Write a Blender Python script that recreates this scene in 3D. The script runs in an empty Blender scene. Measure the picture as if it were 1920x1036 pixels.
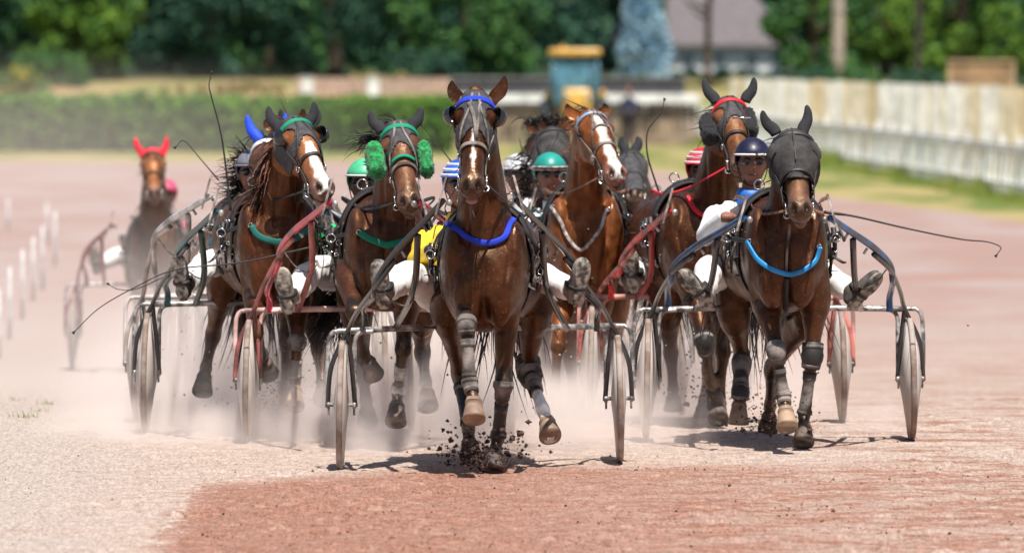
import bpy, math, random
import numpy as np
from mathutils import Vector
from mathutils.bvhtree import BVHTree
R = math.radians
random.seed(7); rng = np.random.default_rng(7)
sc = bpy.context.scene; COL = sc.collection

# ------------------------------------------------------------ camera, world, sun, exposure
F = 16000.0; HC = 2.22; HOR = 100.0          # focal length in photo pixels, camera height, horizon row
cam_d = bpy.data.cameras.new('camera'); cam = bpy.data.objects.new('camera', cam_d); COL.objects.link(cam)
cam.location = (0, 0, HC); cam.rotation_euler = (R(90), 0, 0)
cam_d.sensor_width = 36; cam_d.lens = 300; cam_d.shift_y = -(518 - HOR) / 1920.0
cam_d.clip_start = 1; cam_d.clip_end = 6000
cam_d.dof.use_dof = True; cam_d.dof.focus_distance = 45.6; cam_d.dof.aperture_fstop = 4.1
sc.camera = cam
SUN = Vector((0.10, -0.39, 0.91)).normalized()
el = math.asin(SUN.z); az = math.atan2(SUN.x, SUN.y)
w = bpy.data.worlds.new('World'); sc.world = w; w.use_nodes = True
nt = w.node_tree; bg = nt.nodes['Background']
sky = nt.nodes.new('ShaderNodeTexSky'); sky.sky_type = 'NISHITA'; sky.sun_disc = False
sky.sun_elevation = el; sky.sun_rotation = az; sky.air_density = 1.0; sky.dust_density = 1.5
nt.links.new(sky.outputs[0], bg.inputs[0]); bg.inputs[1].default_value = 0.066
sl = bpy.data.lights.new('sun', 'SUN'); so = bpy.data.objects.new('sun', sl); COL.objects.link(so)
sl.energy = 5.0; sl.angle = R(0.5); sl.color = (1, .95, .87)
so.rotation_euler = SUN.to_track_quat('Z', 'Y').to_euler()
sc.view_settings.view_transform = 'Standard'; sc.view_settings.look = 'None'
sc.view_settings.exposure = 0.44; sc.view_settings.gamma = 1
sc.cycles.volume_step_rate = 2.0; sc.cycles.volume_max_steps = 96; sc.cycles.max_bounces = 8
sc.cycles.volume_bounces = 2

# ------------------------------------------------------------ helpers
def V(*a): return np.array(a, float)
def nrm(v): v = np.asarray(v, float); return v / (np.linalg.norm(v) + 1e-12)
TZ = [(0, .0), (40, 0.0), (44, 0.012), (45.7, 0.006), (48, .042), (51, .03), (56, -.1), (63, -.3), (70, -.5), (76, -.61), (90, -.62), (300, -.6), (312, -.3), (335, .9), (350, 1.25),
      (420, 1.7), (700, 9), (3000, 40)]
TX = np.array([a for a, b in TZ], float); TY = np.array([b for a, b in TZ], float)
def gz(Y): return np.interp(Y, TX, TY)
def W(px, py, Y): return V((px - 960) * Y / F, Y, HC - (py - HOR) * Y / F)
def rayd(px, py): return Vector(((px - 960) / F, 1, -(py - HOR) / F))

def mat(name, c, rough=.6, metal=0, var=.12, vscale=6, bump=0, bscale=60, c2=None, coat=0, spec=.5, attr=False, mixlo=.4, mixhi=.6, sheen=0):
    m = bpy.data.materials.new(name); m.use_nodes = True; t = m.node_tree; b = t.nodes['Principled BSDF']
    b.inputs['Roughness'].default_value = rough; b.inputs['Metallic'].default_value = metal
    b.inputs['Coat Weight'].default_value = coat; b.inputs['Coat Roughness'].default_value = .25
    b.inputs['Specular IOR Level'].default_value = spec; b.inputs['Sheen Weight'].default_value = sheen
    tc = t.nodes.new('ShaderNodeTexCoord')
    n = t.nodes.new('ShaderNodeTexNoise'); n.inputs['Scale'].default_value = vscale; n.inputs['Detail'].default_value = 6
    t.links.new(tc.outputs['Object'], n.inputs['Vector'])
    mr = t.nodes.new('ShaderNodeMapRange'); mr.inputs[1].default_value = mixlo; mr.inputs[2].default_value = mixhi
    t.links.new(n.outputs[0], mr.inputs[0])
    if attr:
        b.inputs['Specular Tint'].default_value = (1, .62, .38, 1) if name == 'horse_coat' else (1, 1, 1, 1)
        at = t.nodes.new('ShaderNodeAttribute'); at.attribute_name = 'Col'
        mx = t.nodes.new('ShaderNodeMix'); mx.data_type = 'RGBA'; mx.blend_type = 'MULTIPLY'; mx.inputs[0].default_value = 1
        g = t.nodes.new('ShaderNodeMapRange'); g.inputs[1].default_value = .3; g.inputs[2].default_value = .7
        g.inputs[3].default_value = 1 - var * 2; g.inputs[4].default_value = 1 + var * 2
        t.links.new(n.outputs[0], g.inputs[0])
        cc = t.nodes.new('ShaderNodeCombineColor')
        for i in range(3): t.links.new(g.outputs[0], cc.inputs[i])
        t.links.new(at.outputs['Color'], mx.inputs[6]); t.links.new(cc.outputs[0], mx.inputs[7])
        sp = t.nodes.new('ShaderNodeTexNoise'); sp.inputs['Scale'].default_value = 75; sp.inputs['Detail'].default_value = 2; t.links.new(tc.outputs['Object'], sp.inputs['Vector'])
        sm_ = t.nodes.new('ShaderNodeMapRange'); sm_.inputs[1].default_value = .64; sm_.inputs[2].default_value = .74; sm_.inputs[4].default_value = .28 if name == 'horse_coat' else 0; t.links.new(sp.outputs[0], sm_.inputs[0])
        m3 = t.nodes.new('ShaderNodeMix'); m3.data_type = 'RGBA'; m3.inputs[7].default_value = (.34, .25, .2, 1); t.links.new(sm_.outputs[0], m3.inputs[0]); t.links.new(mx.outputs[2], m3.inputs[6])
        t.links.new(m3.outputs[2], b.inputs['Base Color'])
        r = t.nodes.new('ShaderNodeMapRange'); r.inputs[1].default_value = .35; r.inputs[2].default_value = .65
        r.inputs[3].default_value = rough - .12; r.inputs[4].default_value = rough + .15
        n3 = t.nodes.new('ShaderNodeTexNoise'); n3.inputs['Scale'].default_value = 9; t.links.new(tc.outputs['Object'], n3.inputs['Vector'])
        t.links.new(n3.outputs[0], r.inputs[0]); t.links.new(r.outputs[0], b.inputs['Roughness'])
    else:
        mx = t.nodes.new('ShaderNodeMix'); mx.data_type = 'RGBA'
        if c2 is None: c2 = tuple(max(0, x * (1 - var * 2.2)) for x in c); c1 = tuple(min(1, x * (1 + var)) for x in c)
        else: c1 = c
        mx.inputs[6].default_value = (*c1, 1); mx.inputs[7].default_value = (*c2, 1)
        t.links.new(mr.outputs[0], mx.inputs[0]); t.links.new(mx.outputs[2], b.inputs['Base Color'])
    if bump:
        n2 = t.nodes.new('ShaderNodeTexNoise'); n2.inputs['Scale'].default_value = bscale; n2.inputs['Detail'].default_value = 5
        t.links.new(tc.outputs['Object'], n2.inputs['Vector'])
        bp = t.nodes.new('ShaderNodeBump'); bp.inputs['Strength'].default_value = bump; bp.inputs['Distance'].default_value = .01
        t.links.new(n2.outputs[0], bp.inputs['Height']); t.links.new(bp.outputs[0], b.inputs['Normal'])
    return m

def tag(o, label=None, cat=None, group=None, kind=None):
    if label: o['label'] = label
    if cat: o['category'] = cat
    if group: o['group'] = group
    if kind: o['kind'] = kind
    return o
def empty(name, loc, label=None, cat=None, group=None):
    o = bpy.data.objects.new(name, None); COL.objects.link(o); o.location = loc; o.empty_display_size = .2
    return tag(o, label, cat, group)

class MB:
    def __init__(s): s.v = []; s.f = []; s.n = 0
    def add(s, v, f):
        v = np.asarray(v, float).reshape(-1, 3); s.v.append(v); s.f += [tuple(i + s.n for i in q) for q in f]; s.n += len(v); return s
    def verts(s): return np.vstack(s.v) if s.v else np.zeros((0, 3))
    def build(s, name, m, parent=None, smooth=True, origin=None):
        v = s.verts(); o3 = V(0, 0, 0)
        if parent is not None: o3 = V(*WL[parent.name])
        elif origin is not None: o3 = V(*origin)
        me = bpy.data.meshes.new(name); me.from_pydata((v - o3).tolist(), [], s.f); me.update()
        if m: me.materials.append(m)
        if smooth: me.polygons.foreach_set('use_smooth', [True] * len(me.polygons))
        o = bpy.data.objects.new(name, me); COL.objects.link(o)
        if parent is not None: o.parent = parent
        else: o.location = tuple(o3)
        WL[o.name] = tuple(o3)
        return o
WL = {}
def root(name, loc, label, cat, group=None):
    o = empty(name, tuple(loc), label, cat, group); WL[o.name] = tuple(loc); return o

def resamp(P, n):
    P = np.asarray(P, float); k = len(P)
    if k == 2: t = np.linspace(0, 1, n)[:, None]; return P[0] * (1 - t) + P[1] * t
    Q = np.vstack([2 * P[0] - P[1], P, 2 * P[-1] - P[-2]]); out = []
    for u in np.linspace(0, k - 1, n):
        i = min(int(u), k - 2); t = u - i; a, b, c, d = Q[i], Q[i + 1], Q[i + 2], Q[i + 3]
        out.append(.5 * (2 * b + (c - a) * t + (2 * a - 5 * b + 4 * c - d) * t * t + (3 * b - 3 * c + d - a) * t ** 3))
    return np.array(out)
def sweep(P, Rr, lat=(1, 0, 0), n=14, p=2.0, close=False):
    P = np.asarray(P, float); k = len(P); Rr = np.asarray(Rr, float)
    if Rr.ndim == 0: Rr = np.full((k, 2), float(Rr))
    elif Rr.ndim == 1: Rr = np.stack([Rr, Rr], 1)
    T = np.gradient(P, axis=0)
    lat = np.asarray(lat, float)
    vs = []; fs = []
    a = np.linspace(0, 2 * math.pi, n, endpoint=False); ca, sa = np.cos(a), np.sin(a)
    ca = np.sign(ca) * np.abs(ca) ** (2 / p); sa = np.sign(sa) * np.abs(sa) ** (2 / p)
    for i in range(k):
        t = nrm(T[i]); l = lat if lat.ndim == 1 else lat[i]
        if abs(t @ nrm(l)) > .97: l = V(0, 1, 0) if abs(t[1]) < .9 else V(0, 0, 1)
        u = nrm(l - (l @ t) * t); v = np.cross(t, u)
        vs.append(P[i] + np.outer(ca * Rr[i, 0], u) + np.outer(sa * Rr[i, 1], v))
    for i in range(k - 1):
        for j in range(n):
            j2 = (j + 1) % n; fs.append((i * n + j, i * n + j2, (i + 1) * n + j2, (i + 1) * n + j))
    fs.append(tuple(range(n - 1, -1, -1))); fs.append(tuple((k - 1) * n + j for j in range(n)))
    return np.vstack(vs), fs
def tube(pts, r, n=10, res=None, lat=(1, 0, 0), p=2.0):
    pts = np.asarray(pts, float); r = np.asarray(r, float)
    if r.ndim == 0: rr = np.full((len(pts), 2), float(r))
    elif r.ndim == 1 and len(r) == 2 and len(pts) != 2: rr = np.tile(r, (len(pts), 1))
    elif r.ndim == 1: rr = np.stack([r, r], 1)
    else: rr = r
    if res: A = resamp(np.hstack([pts, rr]), res); pts, rr = A[:, :3], A[:, 3:]
    return sweep(pts, rr, lat, n, p)
def ellip(c, ax, rad, nu=16, nv=10):
    ax = [nrm(a) for a in ax]; vs = []; fs = []
    for i in range(nv + 1):
        th = math.pi * i / nv
        for j in range(nu):
            ph = 2 * math.pi * j / nu
            d = (math.sin(th) * math.cos(ph), math.sin(th) * math.sin(ph), math.cos(th))
            vs.append(np.asarray(c) + sum(ax[k] * rad[k] * d[k] for k in range(3)))
    for i in range(nv):
        for j in range(nu):
            j2 = (j + 1) % nu; q = (i * nu + j, (i + 1) * nu + j, (i + 1) * nu + j2, i * nu + j2); fs.append(q)
    return np.array(vs), fs
XYZ = (V(1, 0, 0), V(0, 1, 0), V(0, 0, 1))
def box(c, h, ax=XYZ, bev=0):
    ax = [nrm(a) for a in ax]; c = np.asarray(c, float)
    vs = []
    if bev <= 0:
        for sx in (-1, 1):
            for sy in (-1, 1):
                for sz in (-1, 1): vs.append(c + ax[0] * h[0] * sx + ax[1] * h[1] * sy + ax[2] * h[2] * sz)
        return np.array(vs), [(0, 1, 3, 2), (4, 6, 7, 5), (0, 4, 5, 1), (2, 3, 7, 6), (0, 2, 6, 4), (1, 5, 7, 3)]
    P = [c + ax[2] * z for z in (-h[2], -h[2] + bev, h[2] - bev, h[2])]
    n = 16; fs = []
    for z, k in ((-h[2], 1), (-h[2] + bev, 0), (h[2] - bev, 0), (h[2], 1)):
        for sx, sy in ((1, 1), (-1, 1), (-1, -1), (1, -1)):
            for q in range(4):
                a = math.atan2(sy, sx) - math.pi / 4 + q * math.pi / 6
                r = bev * (1 - .3 * k)
                vs.append(c + ax[2] * z + ax[0] * (sx * (h[0] - bev) + math.cos(a) * r) + ax[1] * (sy * (h[1] - bev) + math.sin(a) * r))
    for i in range(3):
        for j in range(n): j2 = (j + 1) % n; fs.append((i * n + j, i * n + j2, (i + 1) * n + j2, (i + 1) * n + j))
    fs.append(tuple(range(n - 1, -1, -1))); fs.append(tuple(3 * n + j for j in range(n)))
    return np.array(vs), fs
def lathe(c, axis, prof, n=48):
    """prof: list of (axial, radius)"""
    axis = nrm(axis); u = nrm(np.cross(axis, V(0, 0, 1) if abs(axis[2]) < .9 else V(1, 0, 0))); v = np.cross(axis, u)
    vs = []; fs = []
    for a, r in prof:
        for j in range(n):
            t = 2 * math.pi * j / n; vs.append(np.asarray(c) + axis * a + u * math.cos(t) * r + v * math.sin(t) * r)
    for i in range(len(prof) - 1):
        for j in range(n): j2 = (j + 1) % n; fs.append((i * n + j, i * n + j2, (i + 1) * n + j2, (i + 1) * n + j))
    return np.array(vs), fs
def strand(p0, d, L, r, curl=.15, g=-.3, seg=5):
    p = np.asarray(p0, float); d = nrm(d); P = [p]
    k = rng.normal(0, curl, 3)
    for i in range(seg):
        d = nrm(d + k / seg + V(0, 0, g / seg) + rng.normal(0, curl * .25, 3)); p = p + d * L / seg; P.append(p)
    rr = np.array([r * (1 - (i / seg) ** 1.5 * .92) for i in range(seg + 1)])
    return sweep(P, rr, (1, .3, .2), 3)
def remesh(mb, vox, it=5, fac=.5):
    me = bpy.data.meshes.new('t'); me.from_pydata(mb.verts().tolist(), [], mb.f); me.update()
    o = bpy.data.objects.new('t', me); COL.objects.link(o)
    m = o.modifiers.new('r', 'REMESH'); m.mode = 'VOXEL'; m.voxel_size = vox
    s = o.modifiers.new('s', 'SMOOTH'); s.factor = fac; s.iterations = it
    dg = bpy.context.evaluated_depsgraph_get(); e = o.evaluated_get(dg); m2 = bpy.data.meshes.new_from_object(e)
    n = len(m2.vertices); v = np.empty(n * 3); m2.vertices.foreach_get('co', v); v = v.reshape(-1, 3)
    nn = np.empty(n * 3); m2.vertices.foreach_get('normal', nn); nn = nn.reshape(-1, 3)
    f = [tuple(p.vertices) for p in m2.polygons]
    bpy.data.objects.remove(o); bpy.data.meshes.remove(me); bpy.data.meshes.remove(m2)
    return v, f, nn
def vcol(o, cols):
    a = o.data.color_attributes.new('Col', 'FLOAT_COLOR', 'POINT')
    c = np.ones((len(cols), 4), np.float32); c[:, :3] = cols; a.data.foreach_set('color', c.ravel())
def sstep(x, a, b): t = np.clip((x - a) / (b - a), 0, 1); return t * t * (3 - 2 * t)
def vnoise(x, y, s=0):
    xi = np.floor(x).astype(np.int64); yi = np.floor(y).astype(np.int64); xf = x - xi; yf = y - yi
    def h(i, j):
        n = (i * 374761393 + j * 668265263 + s * 1274126177) & 0x7fffffff; n = (n ^ (n >> 13)) * 1274126177 & 0x7fffffff
        return ((n ^ (n >> 16)) & 0xffff) / 65535.0
    u = xf * xf * (3 - 2 * xf); v = yf * yf * (3 - 2 * yf)
    return (h(xi, yi) * (1 - u) + h(xi + 1, yi) * u) * (1 - v) + (h(xi, yi + 1) * (1 - u) + h(xi + 1, yi + 1) * u) * v
# ------------------------------------------------------------ ground: one sheet to the horizon
def ground():
    xs = np.concatenate([[-900, -300, -120, -60], np.arange(-35, -4.2, 1.2), np.arange(-4.2, 4.2, .035), np.arange(4.2, 35, 1.2), [60, 120, 300, 900]])
    ys = np.concatenate([[0, 10, 20, 30, 34], np.arange(36, 52, .035), np.arange(52, 80, .14), np.arange(80, 360, 3.), np.array([380, 420, 500, 700, 1200, 3000])])
    X, Y = np.meshgrid(xs, ys); Z = gz(Y)
    near = sstep(Y, 35, 36.5) * (1 - sstep(Y, 52, 80)) * (1 - sstep(np.abs(X), 3.6, 4.2))
    red = sstep(X + 1.65 + .3 * (vnoise(X * 2, Y * 2, 3) - .5), -.1, .1) * sstep(45.75 - Y + .5 * (vnoise(X * 2.5, Y * 2.5, 5) - .5), -.1, .1)
    n = (vnoise(X * 3, Y * 3, 1) - .5) * .02 + (vnoise(X * 9, Y * 9, 2) - .5) * .016 + (vnoise(X * 21, Y * 21, 4) - .5) * .010
    cl = np.maximum(vnoise(X * 12, Y * 12, 8) - .72, 0) * .10 * sstep(vnoise(X * 1.2, Y * 1.0, 9), .4, .7)
    Z = Z + near * (n * (.45 + .6 * red) + cl * (.6 + .5 * red))
    Z = Z + sstep(Y, 80, 90) * (vnoise(X * .3, Y * .1, 6) - .5) * .06
    ny, nx = X.shape; v = np.stack([X, Y, Z], -1).reshape(-1, 3)
    i = np.arange(ny * nx).reshape(ny, nx); q = np.stack([i[:-1, :-1], i[:-1, 1:], i[1:, 1:], i[1:, :-1]], -1).reshape(-1, 4)
    me = bpy.data.meshes.new('ground'); me.vertices.add(len(v)); me.vertices.foreach_set('co', v.ravel())
    me.loops.add(q.size); me.loops.foreach_set('vertex_index', q.ravel())
    me.polygons.add(len(q)); me.polygons.foreach_set('loop_start', np.arange(0, q.size, 4)); me.polygons.foreach_set('loop_total', np.full(len(q), 4))
    me.update(calc_edges=True); me.polygons.foreach_set('use_smooth', np.ones(len(q), bool))
    o = bpy.data.objects.new('ground', me); COL.objects.link(o); o['kind'] = 'structure'
    m = bpy.data.materials.new('track_dirt'); m.use_nodes = True; t = m.node_tree; b = t.nodes['Principled BSDF']; b.inputs['Roughness'].default_value = .95
    b.inputs['Specular IOR Level'].default_value = .15
    L = t.links.new
    geo = t.nodes.new('ShaderNodeNewGeometry'); sep = t.nodes.new('ShaderNodeSeparateXYZ'); L(geo.outputs['Position'], sep.inputs[0])
    def noise(scale, det=6, sx=1, sy=1, rough=.55):
        mp = t.nodes.new('ShaderNodeMapping'); mp.inputs['Scale'].default_value = (sx, sy, 0); L(geo.outputs['Position'], mp.inputs[0])
        n = t.nodes.new('ShaderNodeTexNoise'); n.inputs['Scale'].default_value = scale; n.inputs['Detail'].default_value = det; n.inputs['Roughness'].default_value = rough
        L(mp.outputs[0], n.inputs['Vector']); return n.outputs[0]
    def math_(op, a, b_=None, c=None):
        n = t.nodes.new('ShaderNodeMath'); n.operation = op
        for k, x in enumerate((a, b_, c)):
            if x is None: continue
            if isinstance(x, (int, float)): n.inputs[k].default_value = x
            else: L(x, n.inputs[k])
        return n.outputs[0]
    def rng_(x, a, b_, c=0, d=1):
        n = t.nodes.new('ShaderNodeMapRange'); n.inputs[1].default_value = a; n.inputs[2].default_value = b_; n.inputs[3].default_value = c; n.inputs[4].default_value = d
        n.interpolation_type = 'SMOOTHSTEP'; L(x, n.inputs[0]); return n.outputs[0]
    def mix(f, a, b_):
        n = t.nodes.new('ShaderNodeMix'); n.data_type = 'RGBA'
        if isinstance(f, float): n.inputs[0].default_value = f
        else: L(f, n.inputs[0])
        for k, x in ((6, a), (7, b_)):
            if isinstance(x, tuple): n.inputs[k].default_value = (*x, 1)
            else: L(x, n.inputs[k])
        return n.outputs[2]
    X_, Y_ = sep.outputs[0], sep.outputs[1]
    n1 = noise(1.3, 8); n2 = noise(7, 8, 1, 1, .65); n3 = noise(38, 5); n4 = noise(.35, 5, 1, .35); n5 = noise(14, 7, .6, 1, .7)
    # pale dusty gravel
    dust = mix(rng_(n2, .35, .65), (.50, .40, .345), (.39, .295, .245))
    dust = mix(rng_(n3, .45, .7), dust, (.30, .235, .21))
    grey = mix(rng_(n3, .4, .62), (.46, .39, .35), (.34, .28, .25))
    lf = math_('ADD', X_, math_('MULTIPLY', n1, 2.2))
    dust = mix(rng_(lf, -1.6, -.4, .85, 0), dust, grey)
    redc = mix(rng_(n5, .35, .62), (.345, .185, .135), (.255, .125, .088))
    redc = mix(rng_(n3, .5, .72), redc, (.17, .07, .05))
    redc = mix(rng_(n2, .52, .70, 0, .8), redc, (.42, .27, .215)); redc = mix(rng_(noise(4, 8, .4, 1.6, .75), .55, .68, 0, .7), redc, (.20, .085, .06))
    gg = noise(70, 2, 1, .14, .5); gb = noise(26, 3, 1, .14, .6); gv = math_('ADD', rng_(gg, .3, .7, .80, 1.14), rng_(gb, .3, .7, -.10, .10))
    gcc = t.nodes.new('ShaderNodeCombineColor'); [L(gv, gcc.inputs[q]) for q in range(3)]
    # mask of freshly raked red dirt
    a = math_('ADD', X_, math_('MULTIPLY', math_('SUBTRACT', n2, .5), .8)); a = math_('ADD', a, 1.62)
    yy = math_('ADD', Y_, math_('MULTIPLY', math_('SUBTRACT', n5, .5), 2.6))
    c = math_('SUBTRACT', 45.9, yy)
    m1 = math_('MULTIPLY', rng_(a, -.05, .1), rng_(math_('ADD', c, rng_(a, 0, 1.7, -1.9, 0)), -.5, .7))
    # paler drag marks at right
    pr = math_('MULTIPLY', rng_(X_, -.4, 2.4, .1, .75), rng_(noise(3.2, 7, .5, 1.4, .7), .42, .56))
    m1 = math_('MULTIPLY', m1, math_('SUBTRACT', 1, pr))
    m2 = math_('MULTIPLY', rng_(math_('ADD', X_, math_('MULTIPLY', n1, 1.5)), 1.6, 3.2, 0, .9), rng_(noise(1.7, 8, .6, 1.0, .7), .48, .6))
    m2 = math_('MULTIPLY', m2, rng_(Y_, 60, 90, 1, .5))
    fl = math_('MULTIPLY', rng_(noise(2.2, 8, .5, 1.2, .75), .60, .68), rng_(Y_, 46, 60, .75, .1))
    mask = math_('MAXIMUM', math_('MAXIMUM', m1, m2), fl)
    trk = mix(mask, dust, redc)
    m5 = math_('MULTIPLY', rng_(noise(.55, 7, .7, .45, .7), .50, .62), rng_(X_, -3, 2, .15, .6))
    farc = mix(rng_(n4, .4, .6), (.345, .27, .25), (.32, .215, .19))
    gm_ = t.nodes.new('ShaderNodeMix'); gm_.data_type = 'RGBA'; gm_.blend_type = 'MULTIPLY'; gm_.inputs[0].default_value = 1; L(trk, gm_.inputs[6]); L(gcc.outputs[0], gm_.inputs[7]); trk = gm_.outputs[2]
    farc = mix(m5, farc, (.335, .19, .15))
    trk = mix(rng_(Y_, 62, 110), trk, farc)
    # grass verges
    g = math_('MINIMUM', 222.0, math_('SUBTRACT', 241.8, math_('MULTIPLY', X_, 11.4)))
    gd = math_('SUBTRACT', math_('ADD', Y_, math_('MULTIPLY', noise(.5, 6, 1, .2), 14)), math_('ADD', g, 7.0))
    gm = rng_(gd, -3, 5)
    gr = mix(rng_(noise(.7, 6, 1, .15), .4, .6), (.13, .17, .045), (.33, .27, .12))
    gr = mix(rng_(Y_, 296, 318), gr, mix(rng_(noise(.25, 6), .42, .6), (.36, .25, .13), (.17, .20, .06)))
    gr = mix(rng_(gd, 4, 16, .85, 0), gr, (.36, .29, .13))
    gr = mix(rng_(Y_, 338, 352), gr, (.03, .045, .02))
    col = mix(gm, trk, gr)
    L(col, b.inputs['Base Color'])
    bp = t.nodes.new('ShaderNodeBump'); bp.inputs['Strength'].default_value = .55; bp.inputs['Distance'].default_value = .02
    L(math_('ADD', n5, math_('MULTIPLY', n3, .6)), bp.inputs['Height']); L(bp.outputs[0], b.inputs['Normal'])
    me.materials.append(m)
ground()
FOL = {}
def folmat(name, c1, c2):
    m = mat(name, c1, .75, c2=c2, vscale=1.3, spec=.2, mixlo=.35, mixhi=.65)
    b = m.node_tree.nodes['Principled BSDF']; b.inputs['Transmission Weight'].default_value = 0
    return m
f_dark = folmat('leaves_dark', (.050, .125, .066), (.024, .074, .056))
f_mid = folmat('leaves_mid', (.085, .20, .048), (.036, .105, .042))
f_light = folmat('leaves_light', (.13, .24, .03), (.06, .14, .028))
f_blue = folmat('leaves_blue', (.42, .60, .70), (.12, .26, .40))
f_hedge = folmat('leaves_hedge', (.15, .30, .04), (.065, .17, .03))
f_grass = folmat('grass_blades', (.28, .30, .08), (.12, .2, .03))
f_dry = folmat('dry_grass', (.46, .34, .15), (.26, .24, .08))
bark = mat('bark', (.12, .085, .06), .9, var=.3, vscale=8)
def leaves(mb, C, size, seed=0, flat=0):
    """one random quad per centre"""
    C = np.asarray(C); n = len(C); r = np.random.default_rng(seed)
    a = r.normal(size=(n, 3)); a /= np.linalg.norm(a, axis=1)[:, None]
    b_ = np.cross(a, r.normal(size=(n, 3))); b_ /= np.linalg.norm(b_, axis=1)[:, None]
    s = size * r.uniform(.6, 1.4, (n, 1)); a = a * s; b_ = b_ * s * .6
    v = np.stack([C - a, C - b_ * .9, C + a, C + b_], 1).reshape(-1, 3)
    k = mb.n; mb.v.append(v); mb.f += [(k + 4 * i, k + 4 * i + 1, k + 4 * i + 2, k + 4 * i + 3) for i in range(n)]; mb.n += 4 * n
def clump_pts(n, centers, rad, seed):
    r = np.random.default_rng(seed); k = r.integers(0, len(centers), n)
    d = r.normal(size=(n, 3)); d /= np.linalg.norm(d, axis=1)[:, None]
    return centers[k] + d * (rad[k] * r.uniform(.55, 1.05, n) ** .6)[:, None]
def tree(X, Y, H, Rc, mt, label, group, base=None, nleaf=5200, low=.06, seed=1, cat='tree', name='tree', z0=None, sz=.17):
    z = gz(Y) if z0 is None else z0; r = np.random.default_rng(seed)
    o = root(name, (X, Y, z), label, cat, group)
    tr = MB(); lean = r.normal(0, .25, 2)
    P = [(X, Y, z - .1), (X + lean[0] * .3, Y, z + H * .25), (X + lean[0], Y + lean[1], z + H * .55), (X + lean[0] * 1.3, Y + lean[1], z + H * .9)]
    tr.add(*tube(P, [Rc * .085, Rc * .065, Rc * .045, .03], 9, 12))
    for i in range(4):
        h = r.uniform(.18, .75) * H; a = r.uniform(0, 6.28); e = V(X + math.cos(a) * Rc * .75, Y + math.sin(a) * Rc * .75, z + h + Rc * .35)
        tr.add(*tube([(X + lean[0] * .5, Y, z + h), (X * .5 + e[0] * .5, Y * .5 + e[1] * .5, z + h + Rc * .1), e], [.07 * Rc ** .5, .05, .015], 6, 7))
    tr.build('trunk', bark, o)
    nc = 46; c = []; rd = []
    for i in range(nc):
        a = r.uniform(0, 6.28); q = r.uniform(0, 1) ** .5; h = r.uniform(low, .97)
        env = math.sin(min(1, (h - low + .16) / (1.1 - low)) * math.pi) ** .55
        c.append((X + lean[0] * h + math.cos(a) * q * Rc * env, Y + math.sin(a) * q * Rc * env, z + h * H)); rd.append(r.uniform(.16, .30) * Rc)
    cr = MB(); leaves(cr, clump_pts(nleaf, np.array(c), np.array(rd), seed), sz, seed)
    cr.build('crown', mt, o, smooth=False); return o
def bush(X, Y, rx, h, mt, label, group=None, n=1800, seed=3, sz=.09, cat='bush', name='bush', z0=None, ry=None):
    z = gz(Y) if z0 is None else z0; r = np.random.default_rng(seed); ry = ry or rx
    o = root(name, (X, Y, z), label, cat, group); c = []; rd = []
    for i in range(22):
        a = r.uniform(0, 6.28); q = r.uniform(0, 1) ** .5; hh = r.uniform(.1, .9); e = math.sqrt(max(.1, 1 - hh ** 2.2))
        c.append((X + math.cos(a) * q * rx * e, Y + math.sin(a) * q * ry * e, z + hh * h * .85)); rd.append(.25 * min(rx, h))
    m_ = MB(); leaves(m_, clump_pts(n, np.array(c), np.array(rd), seed), sz, seed); m_.build('foliage', mt, o, smooth=False)
    s = MB()
    for i in range(5): s.add(*tube([(X, Y, z - .05), (X + r.normal(0, rx * .3), Y + r.normal(0, .2), z + h * .7)], [.03, .01], 5, 4))
    s.build('stem', bark, o); return o

# background trees: each px is where its trunk stands in the photo
G_ = 'trees beyond the race track'
tl = [
 (-120, 352, 9, 4.2, f_mid, 'broad mid green tree cut by the left edge of the picture'),
 (60, 356, 8, 3.4, f_dark, 'dark tree over the yellow flowers at far left'),
 (165, 345, 6, 2.4, f_light, 'brighter yellow green tree above the left end of the hedge'),
 (270, 362, 10, 3.8, f_dark, 'dark green tree right behind the red-eared horse'),
 (395, 350, 9, 3.2, f_dark, 'dark tree with reddish trunk left of the upright whip'),
 (505, 360, 10, 3.8, f_mid, 'mid green tree above the left bay with black ear covers'),
 (630, 352, 9, 3.6, f_dark, 'deep green tree behind the white post on the bank'),
 (755, 366, 11, 4.0, f_mid, 'green tree straight above the green-cheeked horse'),
 (880, 352, 8, 3.2, f_mid, 'leafy tree straight above the leading horse'),
 (985, 364, 10, 3.6, f_dark, 'dark tree left of the yellow tractor roof'),
 (1135, 372, 9, 2.7, f_dark, 'dark tree trunk and crown between tractor and blue conifer'),
 (1525, 345, 9, 2.6, f_mid, 'green tree at the right end of the house'),
 (1660, 352, 9, 3.6, f_light, 'bright green tree behind the plank fence beside the bare pole'),
 (1800, 340, 9, 3.6, f_light, 'bright yellow green tree above the brown crate'),
 (1930, 350, 10, 3.8, f_mid, 'green tree in the top right corner'),
]
for i, (px, Y, H, Rc, mt, lb) in enumerate(tl):
    tree((px - 960) * Y / F, Y, H, Rc, mt, lb, G_, seed=20 + i, low=.0 if px < 1000 else .03, nleaf=6500)
fw = MB(); r_ = np.random.default_rng(5)
pts = np.stack([r_.uniform(-48, 48, 26000), r_.uniform(405, 425, 26000), r_.uniform(1.2, 15, 26000)], 1)
leaves(fw, pts, .45, 3); tag(fw.build('far_wood', f_dark, smooth=False), 'dark mass of woodland closing the view behind the single trees', 'woodland', kind='stuff')
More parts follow.
